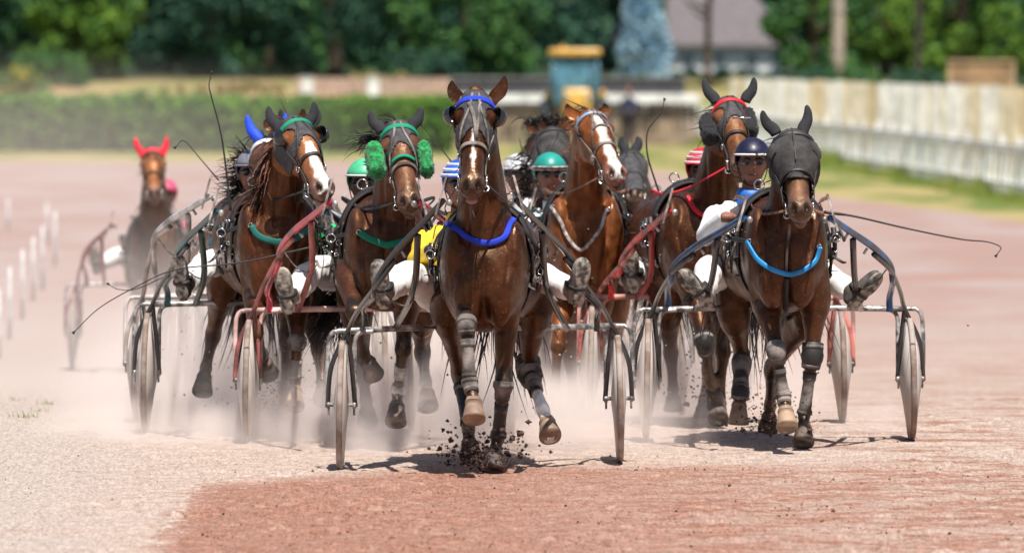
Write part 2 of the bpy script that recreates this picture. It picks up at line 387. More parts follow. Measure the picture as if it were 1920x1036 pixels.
# a branch of foliage hanging over the house
tree((1330 - 960) * 330 / F, 334, 8.5, 2.0, f_dark, 'dark tree whose branches hang in front of the grey house roof', G_, seed=77, low=.60, nleaf=2600)
for i, (px, Y, rx, h, mt, lb) in enumerate([
  (245, 300, .95, 1.75, f_mid, 'round green bush on the bank left of the upright whip'),
  (800, 349, 2.2, 1.3, f_dark, 'low dark bush on the bank above the green-cheeked horse'),
  (1340, 340, 3.0, .62, f_dark, 'low dark green bushes under the white house wall'),
  (1600, 322, 1.6, 1.6, f_mid, 'green bush at the foot of the bare pole'),
  (1720, 322, 1.9, 1.4, f_dark, 'dark bush behind the plank fence left of the crate'),
  (1500, 326, 1.9, 1.4, f_dark, 'dark bush behind the plank fence right of the house'),
  (1890, 318, 1.6, 1.5, f_dark, 'dark bush to the right of the brown crate'),
  (35, 330, .8, 1.2, folmat('yellow_flowers', (.75, .5, .03), (.1, .16, .03)), 'bush with yellow blossom at far left'),
  (190, 310, .6, 1.0, folmat('yellow_flowers_b', (.6, .45, .05), (.16, .22, .04)), 'small yellow flowering bush over the hedge'),
  (720, 337, 1.5, .55, f_dry, 'tuft of tall dry grass on the bank'),
  (420, 330, 2.5, .5, f_dry, 'wide band of dry straw grass left on the bank'),
  (-60, 325, 3.0, 1.8, f_mid, 'green bush at the extreme left behind the hedge'),
  (100, 335, 2.2, 1.5, f_mid, 'green bush between the two yellow flowering ones')]):
    bush((px - 960) * Y / F, Y, rx, h, mt, lb, seed=50 + i, sz=.1)
# hedge
h = MB(); n = 52000; hx = r_.uniform(-26, -1.6, n); hy = r_.uniform(243.6, 246.4, n); hz = -.62 + 1.62 * r_.uniform(0, 1, n) ** .7
k = (hz > .8) | (hy < 244.1); hx, hy, hz = hx[k], hy[k], hz[k]; hz = hz + (vnoise(hx * 2, hx * 0, 4) - .5) * .16 * (hz > .3)
leaves(h, np.stack([hx, hy, hz], 1), .085, 8)
ho = root('hedge', (-14, 245, -.6), 'long clipped green hedge along the left far side of the track', 'hedge')
h.build('foliage', f_hedge, ho, smooth=False)
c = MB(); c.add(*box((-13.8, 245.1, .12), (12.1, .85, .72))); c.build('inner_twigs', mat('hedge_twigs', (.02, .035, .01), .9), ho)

# white picket fence at right: curved line
def fence_line(p):  # p list of (px, ybottom)
    out = []
    for px, py in p:
        Y = 16000 * (HC + .6) / (py - HOR); out.append(((px - 960) * Y / F, Y))
    return np.array(out)
FL = fence_line([(1990, 390), (1920, 377), (1760, 346), (1600, 318), (1430, 289), (1330, 272), (1262, 261)])
def along(L, step):
    d = np.r_[0, np.cumsum(np.linalg.norm(np.diff(L, axis=0), axis=1))]; s = np.arange(0, d[-1], step)
    return np.stack([np.interp(s, d, L[:, 0]), np.interp(s, d, L[:, 1])], 1)
wpaint = mat('white_paint', (.84, .84, .84), .6, var=.12, vscale=3)
fo = root('picket_fence', (FL[3][0], FL[3][1], -.6), 'long white picket fence curving along the right edge of the track', 'fence')
pickm = mat('picket_white', (.90, .91, .95), .6, var=.08, vscale=3)
P = along(FL, 1.22)[:100]
for i, (x, y) in enumerate(P):
    pk = MB(); hh = 1.0 + .01 * math.sin(i * 1.7); pk.add(*box((x, y, -.6 + hh / 2), (.034, .02, hh / 2), (V(1, -.15, 0), V(.15, 1, 0), V(random.uniform(-.015, .015), 0, 1)))); pk.build('picket', pickm, fo, smooth=False)
rl = MB(); P = along(FL, 2.0)
for zz in (.30, -.32): rl.add(*tube([(x, y + .05, zz) for x, y in P], .035, 6))
rl.build('rail', wpaint, fo)
rl = MB(); rl.add(*tube([(x, y - .03, .42) for x, y in P], .03, 8)); rl.build('top_rail', mat('grey_rail', (.42, .43, .46), .5), fo)
for x, y in along(FL, 4.0): po = MB(); po.add(*box((x, y + .1, 0), (.05, .05, .62))); po.build('fence_post', wpaint, fo, smooth=False)
# weathered plank fence behind
PL = np.array([((px - 960) * Y / F, Y) for px, Y in [(2150, 190), (1920, 208), (1600, 245), (1430, 275), (1280, 300)]])
fo = root('plank_fence', (PL[2][0], PL[2][1], -.6), 'tall weathered plank fence in cream, ochre and white behind the picket fence', 'fence')
pms = [mat('plank_cream', (.64, .57, .45), .8, var=.1, vscale=2), mat('plank_ochre', (.60, .49, .31), .8, var=.12, vscale=2), mat('plank_white', (.72, .70, .66), .8, var=.12, vscale=2)]
P = along(PL, .95)[:100]
for i, (x, y) in enumerate(P):
    top = 1.40 + random.uniform(-.03, .03)
    q = float(vnoise(np.array([i * .3]), np.array([3.3]), 3)[0]) + random.uniform(-.22, .22) + (.15 if i < 30 else -.08); k = 1 if q > .62 else (0 if q > .40 else 2)
    m_ = MB(); m_.add(*box((x, y + random.uniform(-.01, .01), (-.6 + top) / 2), (.062, .015, (top + .6) / 2), (V(1, -.2, 0), V(.2, 1, 0), V(0, 0, 1)))); m_.build('plank', pms[k], fo, smooth=False)
# grass along the picket fence
gs = MB(); r2 = np.random.default_rng(9); PP = along(FL, .02); idx = r2.integers(0, len(PP), 9000); off = r2.normal(0, 1, 9000)
clh = .5 + 1.5 * vnoise(PP[idx][:, 1] * .5, PP[idx][:, 1] * 0, 2) ** 3
for j, i in enumerate(idx[:7000]):
    x, y = PP[i]; x -= abs(off[j]) * .28; hh = r2.uniform(.08, .3) * clh[j]; w_ = .018; a = r2.normal(0, .06)
    k0 = gs.n; gs.v.append(np.array([(x - w_, y, -.61), (x + w_, y + .02, -.61), (x + a, y, -.61 + hh)])); gs.f.append((k0, k0 + 1, k0 + 2)); gs.n += 3
tag(gs.build('verge_grass', f_grass, smooth=False), 'rough grass growing at the foot of the white picket fence', 'grass', kind='stuff')
# white rail and brown fence in the middle distance
wr = root('rail_fence', ((1070 - 960) * 262 / F, 262, -.6), 'straight white rail fence with brown boards behind the leading horses', 'fence')
m_ = MB(); m_.add(*box(((1075 - 960) * 262 / F, 262, .84), (3.9, .04, .13))); m_.build('rail', wpaint, wr, smooth=False)
m_ = MB()
for x in np.arange(-2.0, 5.8, .2): m_.add(*box((x, 262.2, .03), (.088, .02, .62)))
m_.build('board_panel', mat('brown_boards', (.26, .19, .15), .85, var=.3, vscale=2), wr, smooth=False)
for x in np.arange(-1.9, 5.9, 1.5): m_ = MB(); m_.add(*box((x, 262.4, .1), (.06, .06, .72))); m_.build('fence_post', wpaint, wr, smooth=False)
dk = root('low_wall', (2.0, 306, -.5), 'long low dark grey barrier behind the white rail', 'barrier')
m_ = MB(); m_.add(*box((2.0, 306, .55), (4.2, .2, .75), bev=.05)); m_.build('barrier_body', mat('dark_barrier', (.09, .09, .11), .8, var=.3), dk, smooth=False)
m_ = MB(); m_.add(*box((2.0, 306, 1.34), (4.3, .28, .035))); m_.build('barrier_cap', mat('barrier_cap_grey', (.25, .25, .28), .8), dk, smooth=False)
pw = root('pale_bank_wall', (-6.0, 330, .3), 'long pinkish boarding at the top of the dry bank', 'boarding')
m_ = MB()
for x in np.arange(-8.2, -1.0, .3): m_.add(*box((x, 330, .85), (.14, .03, .42)))
m_.build('boards', mat('pink_boards', (.48, .34, .28), .85, var=.15), pw, smooth=False)
for px, Y, y0, y1, lb in ((576, 320, 146, 182, 'short thick white post on the dry bank at left'), (700, 326, 145, 170, 'smaller white post on the dry bank nearer the middle')):
    t_, b_ = W(px, y0, Y), W(px, y1, Y); o = root('white_post', (b_[0], Y, gz(Y)), lb, 'post')
    m_ = MB(); m_.add(*box((b_[0], Y, (t_[2] + gz(Y)) / 2), (.22, .15, (t_[2] - gz(Y)) / 2), bev=.04)); m_.build('post_body', wpaint, o, smooth=False)
    m_ = MB(); m_.add(*box((b_[0], Y, t_[2] + .02), (.25, .18, .02))); m_.build('post_cap', wpaint, o, smooth=False)
# bare pole, dark pole
def pole(px, Y, r, H, m, label):
    x = (px - 960) * Y / F; z = gz(Y); o = root('utility_pole', (x, Y, z), label, 'pole')
    a = MB(); a.add(*tube([(x, Y, z - .2), (x + .03, Y, z + H * .5), (x, Y, z + H)], [r, r * .9, r * .7], 12, 8)); a.build('shaft', m, o)
    a = MB(); a.add(*box((x, Y, z + H * .93), (.9, .05, .06))); a.build('crossarm', m, o)
pole(1571, 330, .26, 9, mat('pale_wood', (.42, .36, .30), .8, var=.2), 'thick pale wooden pole among the trees at right')
pole(1721, 325, .13, 8, mat('dark_wood', (.05, .04, .035), .9), 'thin dark pole in front of the bright green tree at right')
# blue conifer
def conifer():
    X, Y = (1205 - 960) * 320 / F, 320; z = gz(Y); o = root('conifer', (X, Y, z), 'hazy pale blue conifer between the tractor and the house', 'tree')
    a = MB(); a.add(*tube([(X - .35, Y, z - .1), (X - .3, Y, z + 1.8), (X, Y, z + 6)], [.2, .16, .03], 10, 8)); a.build('trunk', mat('pale_bark', (.45, .48, .5), .8), o)
    r = np.random.default_rng(4); hh = r.uniform(.0, 1, 5200) ** .9; a_ = r.uniform(0, 6.28, 5200); rad = 1.15 * (1 - hh * .5) * (.55 + .6 * vnoise(a_ * 1.3, hh * 7, 5)) * r.uniform(.3, 1, 5200) ** .5
    m_ = MB(); leaves(m_, np.stack([X + np.cos(a_) * rad, Y + np.sin(a_) * rad, z + 1.25 + hh * 4.5], 1), .12, 6); m_.build('crown', f_blue, o, smooth=False)
conifer()
# house
def house():
    Y = 372; x0, x1 = (1135 - 960) * Y / F, (1482 - 960) * Y / F; z = gz(Y); wt = HC - (84 - HOR) * Y / F
    o = root('house', ((x0 + x1) / 2, Y, z), 'white walled house with a broad grey roof beyond the trees', 'house')
    m_ = MB(); m_.add(*box(((x0 + x1) / 2, Y + 3, (z + wt) / 2), ((x1 - x0) / 2, 3, (wt - z) / 2))); m_.build('wall', mat('render_white', (.82, .83, .86), .8, var=.08), o, smooth=False)
    e = .35; a, b_, c_, d = (x0 - e, Y - e, wt), (x1 + e, Y - e, wt), (x1 + e, Y + 6 + e, wt), (x0 - e, Y + 6 + e, wt)
    r0, r1 = (x0 + 2.4, Y + 3, wt + 3.4), (x1 - 2.6, Y + 3, wt + 3.4)
    v = [a, b_, c_, d, r0, r1] + [(p[0], p[1], p[2] - .12) for p in (a, b_, c_, d)]
    f = [(0, 1, 5, 4), (1, 2, 5), (2, 3, 4, 5), (3, 0, 4), (0, 6, 7, 1), (1, 7, 8, 2), (2, 8, 9, 3), (3, 9, 6, 0), (6, 9, 8, 7)]
    rf = mat('slate_roof', (.15, .13, .14), .85, var=.1, vscale=5); m_ = MB(); m_.add(v, f); ro = m_.build('roof', rf, o, smooth=False)
    m_ = MB(); m_.add(*box((r0[0] + 1.3, Y + 3, wt + 3.7), (.3, .3, .6))); m_.build('chimney', mat('brick_red', (.3, .13, .09), .9), o, smooth=False)
    for px in (1290, 1350, 1410, 1455):
        x = (px - 960) * Y / F; fr = MB(); fr.add(*box((x, Y - .02, wt - .75), (.26, .03, .34))); w_ = fr.build('window', mat('window_frame', (.8, .8, .8), .5), o, smooth=False)
        g = MB(); g.add(*box((x, Y - .06, wt - .75), (.21, .015, .29))); g.build('pane', mat('glass_dark', (.12, .15, .2), .1), o, smooth=False)
house()
# brown crate behind the plank fence
X, Y = (1838 - 960) * 232 / F, 232
o = root('wooden_shed', (X, Y, -.6), 'plain tan wooden box standing up behind the right end of the plank fence', 'shed')
tb, zb = HC - (114 - HOR) * Y / F, -.6
m_ = MB(); m_.add(*box((X, Y, (tb + zb) / 2), (.86, .6, (tb - zb) / 2 - .02))); m_.build('panel', mat('tan_ply', (.40, .25, .14), .8, var=.2, vscale=1), o, smooth=False)
m_ = MB(); m_.add(*box((X, Y, tb), (.92, .66, .03)))
for s in (-1, 1): m_.add(*box((X + s * .87, Y - .6, (tb + zb) / 2), (.05, .03, (tb - zb) / 2 - .03)))
m_.build('frame', mat('pale_batten', (.50, .36, .22), .8), o, smooth=False)
# tractor
def tractor():
    Y = 248; s = F / Y; cx = (1078 - 960) / s; g = -.6
    def z(py): return HC - (py - HOR) / s
    yel = mat('tractor_yellow', (.75, .42, .08), .4, coat=.3); blue = mat('tractor_cab_glass', (.10, .26, .36), .15, var=.2); dark = mat('tractor_dark', (.03, .04, .05), .7); tealm = mat('cab_pillar_teal', (.06, .16, .22), .5)
    o = root('tractor', (cx, Y, g), 'yellow tractor with a glazed blue cab parked across the far side of the track', 'tractor')
    m_ = MB(); m_.add(*box((cx, Y, z(98)), (.76, .8, .10), bev=.06)); m_.build('roof', yel, o)
    m_ = MB(); m_.add(*box((cx, Y, (z(112) + z(196)) / 2), (.62, .65, (z(112) - z(196)) / 2), bev=.05)); m_.build('windscreen', blue, o)
    for sx in (-1, 1):
        for sy in (-1, 1): m_ = MB(); m_.add(*tube([(cx + sx * .64, Y + sy * .66, z(110)), (cx + sx * .70, Y + sy * .7, z(200))], .05, 8)); m_.build('cab_pillar', tealm, o)
    m_ = MB(); m_.add(*box((cx + .05, Y - 1.35, (z(166) + z(235)) / 2), (.40, .75, (z(166) - z(235)) / 2), bev=.12)); m_.build('bonnet', yel, o)
    m_ = MB(); m_.add(*box((cx + .05, Y - 2.12, z(215)), (.28, .02, .22), bev=.01)); m_.build('grille', dark, o)
    for sx in (-1, 1):
        m_ = MB(); m_.add(*lathe((cx + sx * .28 + .05, Y - 2.13, z(180)), V(0, -1, 0), [(0, .001), (0, .07), (.03, .07), (.03, .001)], 14)); m_.build('headlight', mat('lamp_glass', (.8, .8, .75), .2), o)
        m_ = MB(); m_.add(*lathe((cx + sx * .80, Y + .3, g + .75), V(1, 0, 0), [(-.2, .4), (-.22, .7), (-.1, .76), (.1, .76), (.22, .7), (.2, .4)], 32)); wh = m_.build('rear_wheel', dark, o)
        m_ = MB(); m_.add(*lathe((cx + sx * .80, Y + .3, g + .75), V(sx, 0, 0), [(.05, .001), (.12, .2), (.16, .42), (.0, .43)], 24)); m_.build('rim', yel, o)
        m_ = MB(); m_.add(*lathe((cx + sx * .62, Y - 1.8, g + .48), V(1, 0, 0), [(-.14, .25), (-.15, .44), (-.08, .48), (.08, .48), (.15, .44), (.14, .25)], 28)); m_.build('front_wheel', dark, o)
        m_ = MB(); m_.add(*tube([(cx + sx * .62, Y - .2, g + 1.45), (cx + sx * .84, Y + .2, g + 1.62), (cx + sx * .84, Y + .75, g + 1.45)], (.05, .18), 8, 8)); m_.build('mudguard', yel, o)
    m_ = MB(); m_.add(*tube([(cx + .45, Y - .9, z(190)), (cx + .45, Y - .9, z(128))], .04, 8)); m_.build('exhaust', dark, o)
    m_ = MB(); m_.add(*ellip((cx - .35, Y, z(90)), XYZ, (.06, .06, .08))); m_.build('beacon', mat('amber', (.8, .3, .02), .3), o)
tractor()
# thin white marker stakes at left
stakem = mat('weathered_stake', (.62, .60, .60), .7)
stk = [(18, 503, 636), (42, 470, 597), (62, 447, 560), (80, 425, 540), (103, 398, 500), (-2, 545, 672), (15, 375, 430), (88, 380, 455), (250, 505, 0)]
ls = ['white stake nearest to the left edge with its foot in the dust', 'second white stake in the row at left', 'third white stake counted from the left edge', 'fourth white stake of the row at left', 'thicker white stake, last of the left row', 'white stake cut off by the left edge of the picture', 'faint far white stake at the left edge', 'faint far white stake beside the thicker stake']
for (px, yt, yb), lb in zip(stk[:8], ls):
    Ys = np.linspace(50, 200, 3000); yy = HOR + F * (HC - gz(Ys)) / Ys; Y = float(Ys[np.argmin(abs(yy - yb))]); a, b_ = W(px, yt, Y), W(px, yb, Y)
    o = root('marker_stake', b_, lb, 'stake', 'white stakes marking the inner edge of the track')
    m_ = MB(); m_.add(*tube([b_ - V(0, 0, .05), a], [.022, .020] if '5' not in lb else .03, 8, 3)); m_.build('stake_shaft', stakem, o)
    m_ = MB(); m_.add(*ellip(a, XYZ, (.021, .021, .02), 8, 6)); m_.build('stake_tip', stakem, o)
# near-left grass tufts and loose dirt crumbs
gs = MB()
for i in range(4):
    px = abs(random.gauss(0, 60)); py = random.choice([random.uniform(650, 800), random.uniform(700, 780), random.uniform(800, 1030)]); Y = 2.2 * F / (py - HOR); c0 = W(px, py, Y); c0[2] = gz(Y)
    for q in range(int(random.uniform(6, 18))):
        p0 = c0 + V(random.gauss(0, .035), random.gauss(0, .05), 0); t_ = p0 + V(random.gauss(0, .02), 0, random.uniform(.015, .06)); k0 = gs.n
        gs.v.append(np.array([p0 - V(.003, 0, 0), p0 + V(.003, 0, 0), t_])); gs.f.append((k0, k0 + 1, k0 + 2)); gs.n += 3
tag(gs.build('grass_tufts', f_grass, smooth=False), 'thin tufts of grass sprouting from the gravel at left', 'grass', kind='stuff')
def crumb(mb, p, s):
    v, f = ellip(p, XYZ, (s, s, s * .7), 6, 4); v = v + rng.normal(0, s * .22, v.shape); mb.add(v, f)
clodm = mat('dirt_clods', (.24, .115, .08), .95, var=.4, vscale=20); paleclod = mat('pale_crumbs', (.36, .20, .15), .95, var=.3, vscale=20)
redm = mat('red_crumb', (.34, .16, .11), .95, var=.35, vscale=6); dustm = mat('dust_crumb', (.50, .39, .33), .95, var=.25, vscale=6)
ca, cb = MB(), MB()
for i in range(4600):
    Y = 37.5 + 14 * rng.random() ** 1.5; X = rng.uniform(-.064, .064) * Y * .97
    dn = vnoise(np.array([X * 1.5]), np.array([Y * .9]), 21)[0]
    if rng.random() > dn * 1.5: continue
    isred = X > -1.55 and Y < 45.7; s_ = .0026 * rng.lognormal(0, .4) * (1.25 if isred else .8)
    crumb(ca if (isred or (X > 1.6 and rng.random() < .5)) else cb, (X, Y, gz(Y) + s_ * .6), s_)
tag(ca.build('red_dirt_grains', redm, smooth=False), 'small red lumps of the freshly raked dirt in the foreground', 'dirt', kind='stuff')
tag(cb.build('pale_gravel', dustm, smooth=False), 'pale gravel grains lying on the dusty part of the track', 'gravel', kind='stuff')
cs = MB()
for i in range(60):
    X = rng.uniform(-1.5, 3.8); Y = rng.uniform(37.5, 58) if i % 3 else rng.uniform(44, 47)
    if vnoise(np.array([X * 1.5]), np.array([Y * 1.2]), 11)[0] < .5: continue
    crumb(cs, (X, Y, gz(Y) + .004), rng.uniform(.002, .0075) * (1 + (rng.random() < .03)))
tag(cs.build('dirt_crumbs', clodm, smooth=False), 'loose crumbs of red dirt scattered over the track surface', 'dirt', kind='stuff')
# ------------------------------------------------------------ materials for horses, tack, carts, people
coat = mat('horse_coat', (1, 1, 1), .40, attr=True, var=.28, vscale=11, bump=.40, bscale=34, coat=.0, spec=.55)
hairb = mat('black_hair', (.018, .012, .010), .45, var=.2); hairr = mat('red_hair', (.14, .045, .018), .45, var=.3); hairc = mat('chestnut_hair', (.30, .11, .035), .45, var=.3)
leather = mat('black_leather', (.022, .02, .02), .55, bump=.2, bscale=90); dusty = mat('dusty_leather', (.21, .185, .17), .95, var=.3, vscale=9, bump=.4, spec=.15); hoodm = mat('dark_hood_cloth', (.035, .035, .04), .8, var=.25, vscale=30, bump=.4, bscale=150, c2=(.07, .065, .07))
meshm = mat('mesh_fly_mask', (.024, .023, .026), .9, vscale=14, bump=.8, bscale=260, c2=(.085, .078, .076), mixlo=.35, mixhi=.7); earb = mat('ear_cloth', (.022, .022, .026), .85, bump=.5, bscale=180, var=.2)
chrome = mat('chrome', (.7, .7, .7), .18, metal=1); brass = mat('brass', (.7, .5, .2), .25, metal=1)
bluec = mat('blue_cloth', (.015, .045, .50), .9, bump=.3); bluel = mat('bright_blue_strap', (.01, .25, .60), .45); greenc = mat('green_strap', (.0, .22, .12), .8, bump=.2); teal = mat('teal_strap', (.0, .15, .13), .75); redc_ = mat('red_cloth', (.70, .015, .03), .6, bump=.2)
greenf = mat('green_sheepskin', (.0, .27, .06), .9, bump=1, bscale=120, var=.3, vscale=30, sheen=.3); blackf = mat('black_sheepskin', (.012, .012, .014), .95, bump=1, bscale=120, sheen=.15); tan = mat('tan_leather', (.26, .12, .06), .55, var=.3, vscale=20); greys = mat('pale_strap', (.42, .38, .36), .7, var=.3, vscale=30); whitec = mat('white_cord', (.75, .75, .75), .6)
hoofm = mat('hoof_horn', (.36, .25, .17), .6, vscale=12, var=.3, c2=(.20, .13, .09)); hoofd = mat('hoof_dark', (.10, .07, .055), .65, var=.35, vscale=14); eyem = mat('eye_black', (.008, .005, .004), .08, coat=1)
bandw = mat('white_bandage', (.62, .58, .56), .8, var=.2, vscale=20); padm = mat('saddle_pad', (.035, .03, .032), .75, bump=.4)
BAY = V(.047, .0145, .006); DBAY = V(.044, .0155, .008); CHE = V(.20, .06, .018); BLK = V(.014, .010, .009); BLKB = V(.028, .022, .022); WHT = V(.72, .66, .62)

class Horse: pass
def cast(h, px, py, default=None):
    d = rayd(px, py); o = Vector((0, 0, HC)); hit = h.bvh.ray_cast(o, d.normalized(), 500)
    if hit[0] is not None: h.lastY = hit[0].y; return np.array(hit[0]), np.array(hit[1])
    Y = default if default is not None else h.lastY; return W(px, py, Y), V(0, -1, 0)
def strap(h, pts, wd, m, name, off=.007, th=.004, res=6, par=None, default=None, smooth=1):
    """a flat strap laid over the horse along traced points"""
    D = resamp(np.array(pts, float), max(2, res * (len(pts) - 1)) + 1); P = []; N = []
    for x, y in D:
        p, n = cast(h, x, y, default); P.append(p); N.append(n)
    P = np.array(P); N = np.array(N)
    for _ in range(smooth + 1):
        P[1:-1] = P[:-2] * .25 + P[1:-1] * .5 + P[2:] * .25; N[1:-1] = N[:-2] * .25 + N[1:-1] * .5 + N[2:] * .25
    N /= np.linalg.norm(N, axis=1)[:, None] + 1e-9
    P = P + N * off; T = np.gradient(P, axis=0); lat = np.cross(T, N)
    mb = MB(); mb.add(*sweep(P, np.tile([wd / 2, th], (len(P), 1)), lat, 10, 3)); return mb.build(name, m, par or h.o)
def legsec(kind, J):
    J = [np.asarray(j, float) for j in J]
    L = lambda a, b, t: a * (1 - t) + b * t
    if kind == 'fore':
        S, E, K, Ft, C = J
        P = [S, E, L(E, K, .35), L(E, K, .75), K, L(K, Ft, .16), L(K, Ft, .5), L(K, Ft, .85), Ft, L(Ft, C, .55), C]
        r = [.105, .086, .066, .044, .049, .037, .029, .030, .038, .031, .040]; d = [.16, .12, .090, .052, .053, .045, .039, .040, .045, .036, .044]
    else:
        S, E, K, Ft, C = J
        P = [S, E, L(E, K, .35), L(E, K, .8), K, L(K, Ft, .2), L(K, Ft, .5), L(K, Ft, .85), Ft, L(Ft, C, .55), C]
        r = [.145, .108, .078, .046, .051, .041, .032, .032, .040, .033, .041]; d = [.22, .17, .125, .066, .068, .056, .046, .046, .050, .040, .047]
    return np.array(P), np.stack([r, d], 1)

def make_horse(label, X0p, Yc, poll, nose, legs, colour=BAY, points=BLK, face=(0, -1, .45), rump=0.0, Lh=.58, vox=.0135, ear=None, blaze=None, mane=hairb, width=1.0,
               hoofs=None, socks=(), hood=None, earcov=None, neckp=None, dyp=-.1, group='trotting horses in the race', lift=0.0, name='horse', fine=True, facec=None, hc=1.0, muzzle=None, tail=None):
    h = Horse(); s = F / Yc; x0 = (X0p - 960) / s; g = gz(Yc + .5); h.x0, h.Yc, h.g = x0, Yc, g
    h.o = root(name, (x0, Yc + .8, g), label, 'horse', group)
    Pp = W(poll[0], poll[1], Yc + dyp); d2 = math.hypot(nose[0] - poll[0], nose[1] - poll[1]) / s
    dN = math.sqrt(max(.03, (Lh * .97) ** 2 - d2 ** 2)); Np = W(nose[0], nose[1], Yc + dyp - dN)
    a = nrm(Np - Pp); f = V(*face); n = nrm(f - (f @ a) * a); l = np.cross(a, n); l = l if l[0] > 0 else -l
    HL = lambda t, ll=0, nn=0: Pp + a * t * Lh + l * ll * hc + n * nn * hc
    h.a, h.n, h.l, h.HL, h.P = a, n, l, HL, Pp
    mb = MB(); Z = g + lift
    # trunk
    T = [(-.06, 1.05, .08, .10), (.0, 1.05, .165, .20), (.10, 1.05, .205, .275), (.25, 1.07, .232, .32), (.45, 1.09, .240, .325), (.75, 1.07, .278, .30), (1.05, 1.07, .288, .285), (1.3, 1.09, .275, .275), (1.52, 1.10, .245, .26), (1.70, 1.06, .18, .20), (1.80, 1.02, .09, .11)]
    T = resamp(np.array(T), 34)
    rx = rump
    P = np.stack([x0 + rx * sstep(T[:, 0], .1, 1.5), Yc + T[:, 0], Z + T[:, 1]], 1); RR = np.stack([T[:, 2] * width, T[:, 3]], 1)
    mb.add(*sweep(P, RR, (1, 0, 0), 28, 2.25)); h.trunk = (P, RR)
    for sx in (-1, 1):   # breast muscles, shoulders, haunches
        mb.add(*ellip((x0 + sx * .080 * width, Yc + .01, Z + .97), XYZ, (.082, .082, .19)))
        mb.add(*ellip((x0 + sx * .160 * width, Yc + .14, Z + 1.10), (V(1, sx * .35, 0), V(0, 1, .3), V(0, -.3, 1)), (.075, .15, .25)))
        mb.add(*ellip((x0 + rx + sx * .165, Yc + 1.40, Z + 1.02), XYZ, (.125, .22, .28)))
    # neck
    th = HL(.07, 0, -.10); B0 = V(x0, Yc + .28, Z + 1.12); B1 = V(x0, Yc + .19, Z + 1.29) if neckp is None else W(*neckp)
    mid = B1 * .45 + th * .55 + V(0, .03, .02)
    NP = resamp(np.hstack([[B0, B1, mid, th, HL(.03, 0, -.03)], [[.20, .30], [.158, .235], [.112, .17], [.088, .135], [.06, .09]]]), 26)
    mb.add(*sweep(NP[:, :3], NP[:, 3:], (1, 0, 0) if abs(l[0]) > .8 else l * .5 + V(.5, 0, 0), 22, 2.1)); h.neck = NP
    # head
    H = np.array([(-.05, .045, .045, -.03), (0, .068, .07, -.04), (.12, .090, .105, -.058), (.25, .103, .130, -.072), (.38, .094, .128, -.074), (.5, .076, .108, -.066), (.62, .062, .088, -.055), (.75, .057, .074, -.046), (.86, .062, .070, -.044), (.94, .064, .064, -.043), (1.0, .050, .046, -.04)])
    H = resamp(H, 26); H[:, 1:] *= hc; h.H = H
    C = np.array([HL(t, 0, o / hc) for t, _, _, o in H]); mb.add(*sweep(C, H[:, 1:3], l, 22, 2.3))
    for sx in (-1, 1):
        mb.add(*ellip(HL(.33, sx * .058, -.115), (a, l, n), (.105, .038 * hc, .085)))
        mb.add(*ellip(HL(.235, sx * .086, -.018), (a, l, n), (.045, .030, .032)))
        mb.add(*ellip(HL(.93, sx * .038, -.012), (a, l, n), (.034, .026, .026)))
        mb.add(*ellip(HL(.56, sx * .050, -.045), (a, l, n), (.12, .014, .02)))
    mb.add(*ellip(HL(.93, 0, -.112), (a, l, n), (.055, .038, .026))); mb.add(*ellip(HL(.985, 0, -.05), (a, l, n), (.03, .043, .035)))
    h.legs = []; TOE = []
    for k, (kind, J) in enumerate(legs):
        W5 = [W(px, py, Yc + dy) for px, py, dy in J]; sx = -1 if J[0][0] < X0p else 1
        if kind == 'fore': S = V(x0 + sx * .125 * width, Yc + .20, Z + 1.04)
        else: S = V(x0 + rx + sx * .13, Yc + 1.38, Z + 1.02)
        PP, rr = legsec(kind, [S] + W5[:4]); A = resamp(np.hstack([PP, rr]), 40)
        mb.add(*sweep(A[:, :3], A[:, 3:], (1, 0, 0), 16)); h.legs.append(A); TOE.append((W5[3], W5[4], W5[1], W5[2]))
        if kind == 'fore':
            mb.add(*ellip(W5[1] + V(0, -.02, 0), XYZ, (.05, .035, .05)))
    v, fc, vn = remesh(mb, vox, 5)
    h.v, h.f, h.vn = v, fc, vn
    # local head coordinates
    r = (v - Pp); t = r @ a / Lh; ll = r @ l / hc; nn = r @ n / hc
    inhead = (t > -.06) & (np.abs(ll) < .16) & (nn > -.26) & (t < 1.15)
    # muscle relief, nostrils, mouth
    if fine:
        amp = .010 * (vnoise(v[:, 0] * 9 + v[:, 1] * 3, v[:, 2] * 5 + v[:, 1] * 4, 3) - .5) * (~inhead) * (v[:, 2] > Z + .75)
        X_ = (v[:, 0] - x0); zz = v[:, 2] - Z; fr = sstep(-vn[:, 1], .2, .7) * (~inhead) * (v[:, 1] < Yc + .3)
        g1 = .020 * np.exp(-(X_ / .016) ** 2) * sstep(zz, .74, .84) * (1 - sstep(zz, 1.08, 1.18))
        sh_ = np.abs(np.abs(X_) - (.085 + .16 * np.clip(zz - .86, 0, .4))); g2 = .012 * np.exp(-(sh_ / .013) ** 2) * sstep(zz, .78, .9) * (1 - sstep(zz, 1.15, 1.3))
        rid = 1 - np.abs(2 * vnoise(X_ * 15 + zz * 3, zz * 4.5 + v[:, 1] * 3, 7) - 1)
        amp = amp - (g1 + g2) * fr + .007 * (rid - .5) * (~inhead) * sstep(zz, .62, .8)
        nk = (~inhead) & (zz > 1.2); amp = amp - nk * .010 * np.exp(-((np.abs(X_ - (th[0] - x0) * .6) - .062) / .012) ** 2)
        veins = np.exp(-((vnoise(ll * 45 + t * 6, t * 20, 12) - .5) / .05) ** 2); amp = amp + .0022 * veins * inhead
        v = v + vn * amp[:, None]
    dk = np.zeros(len(v))
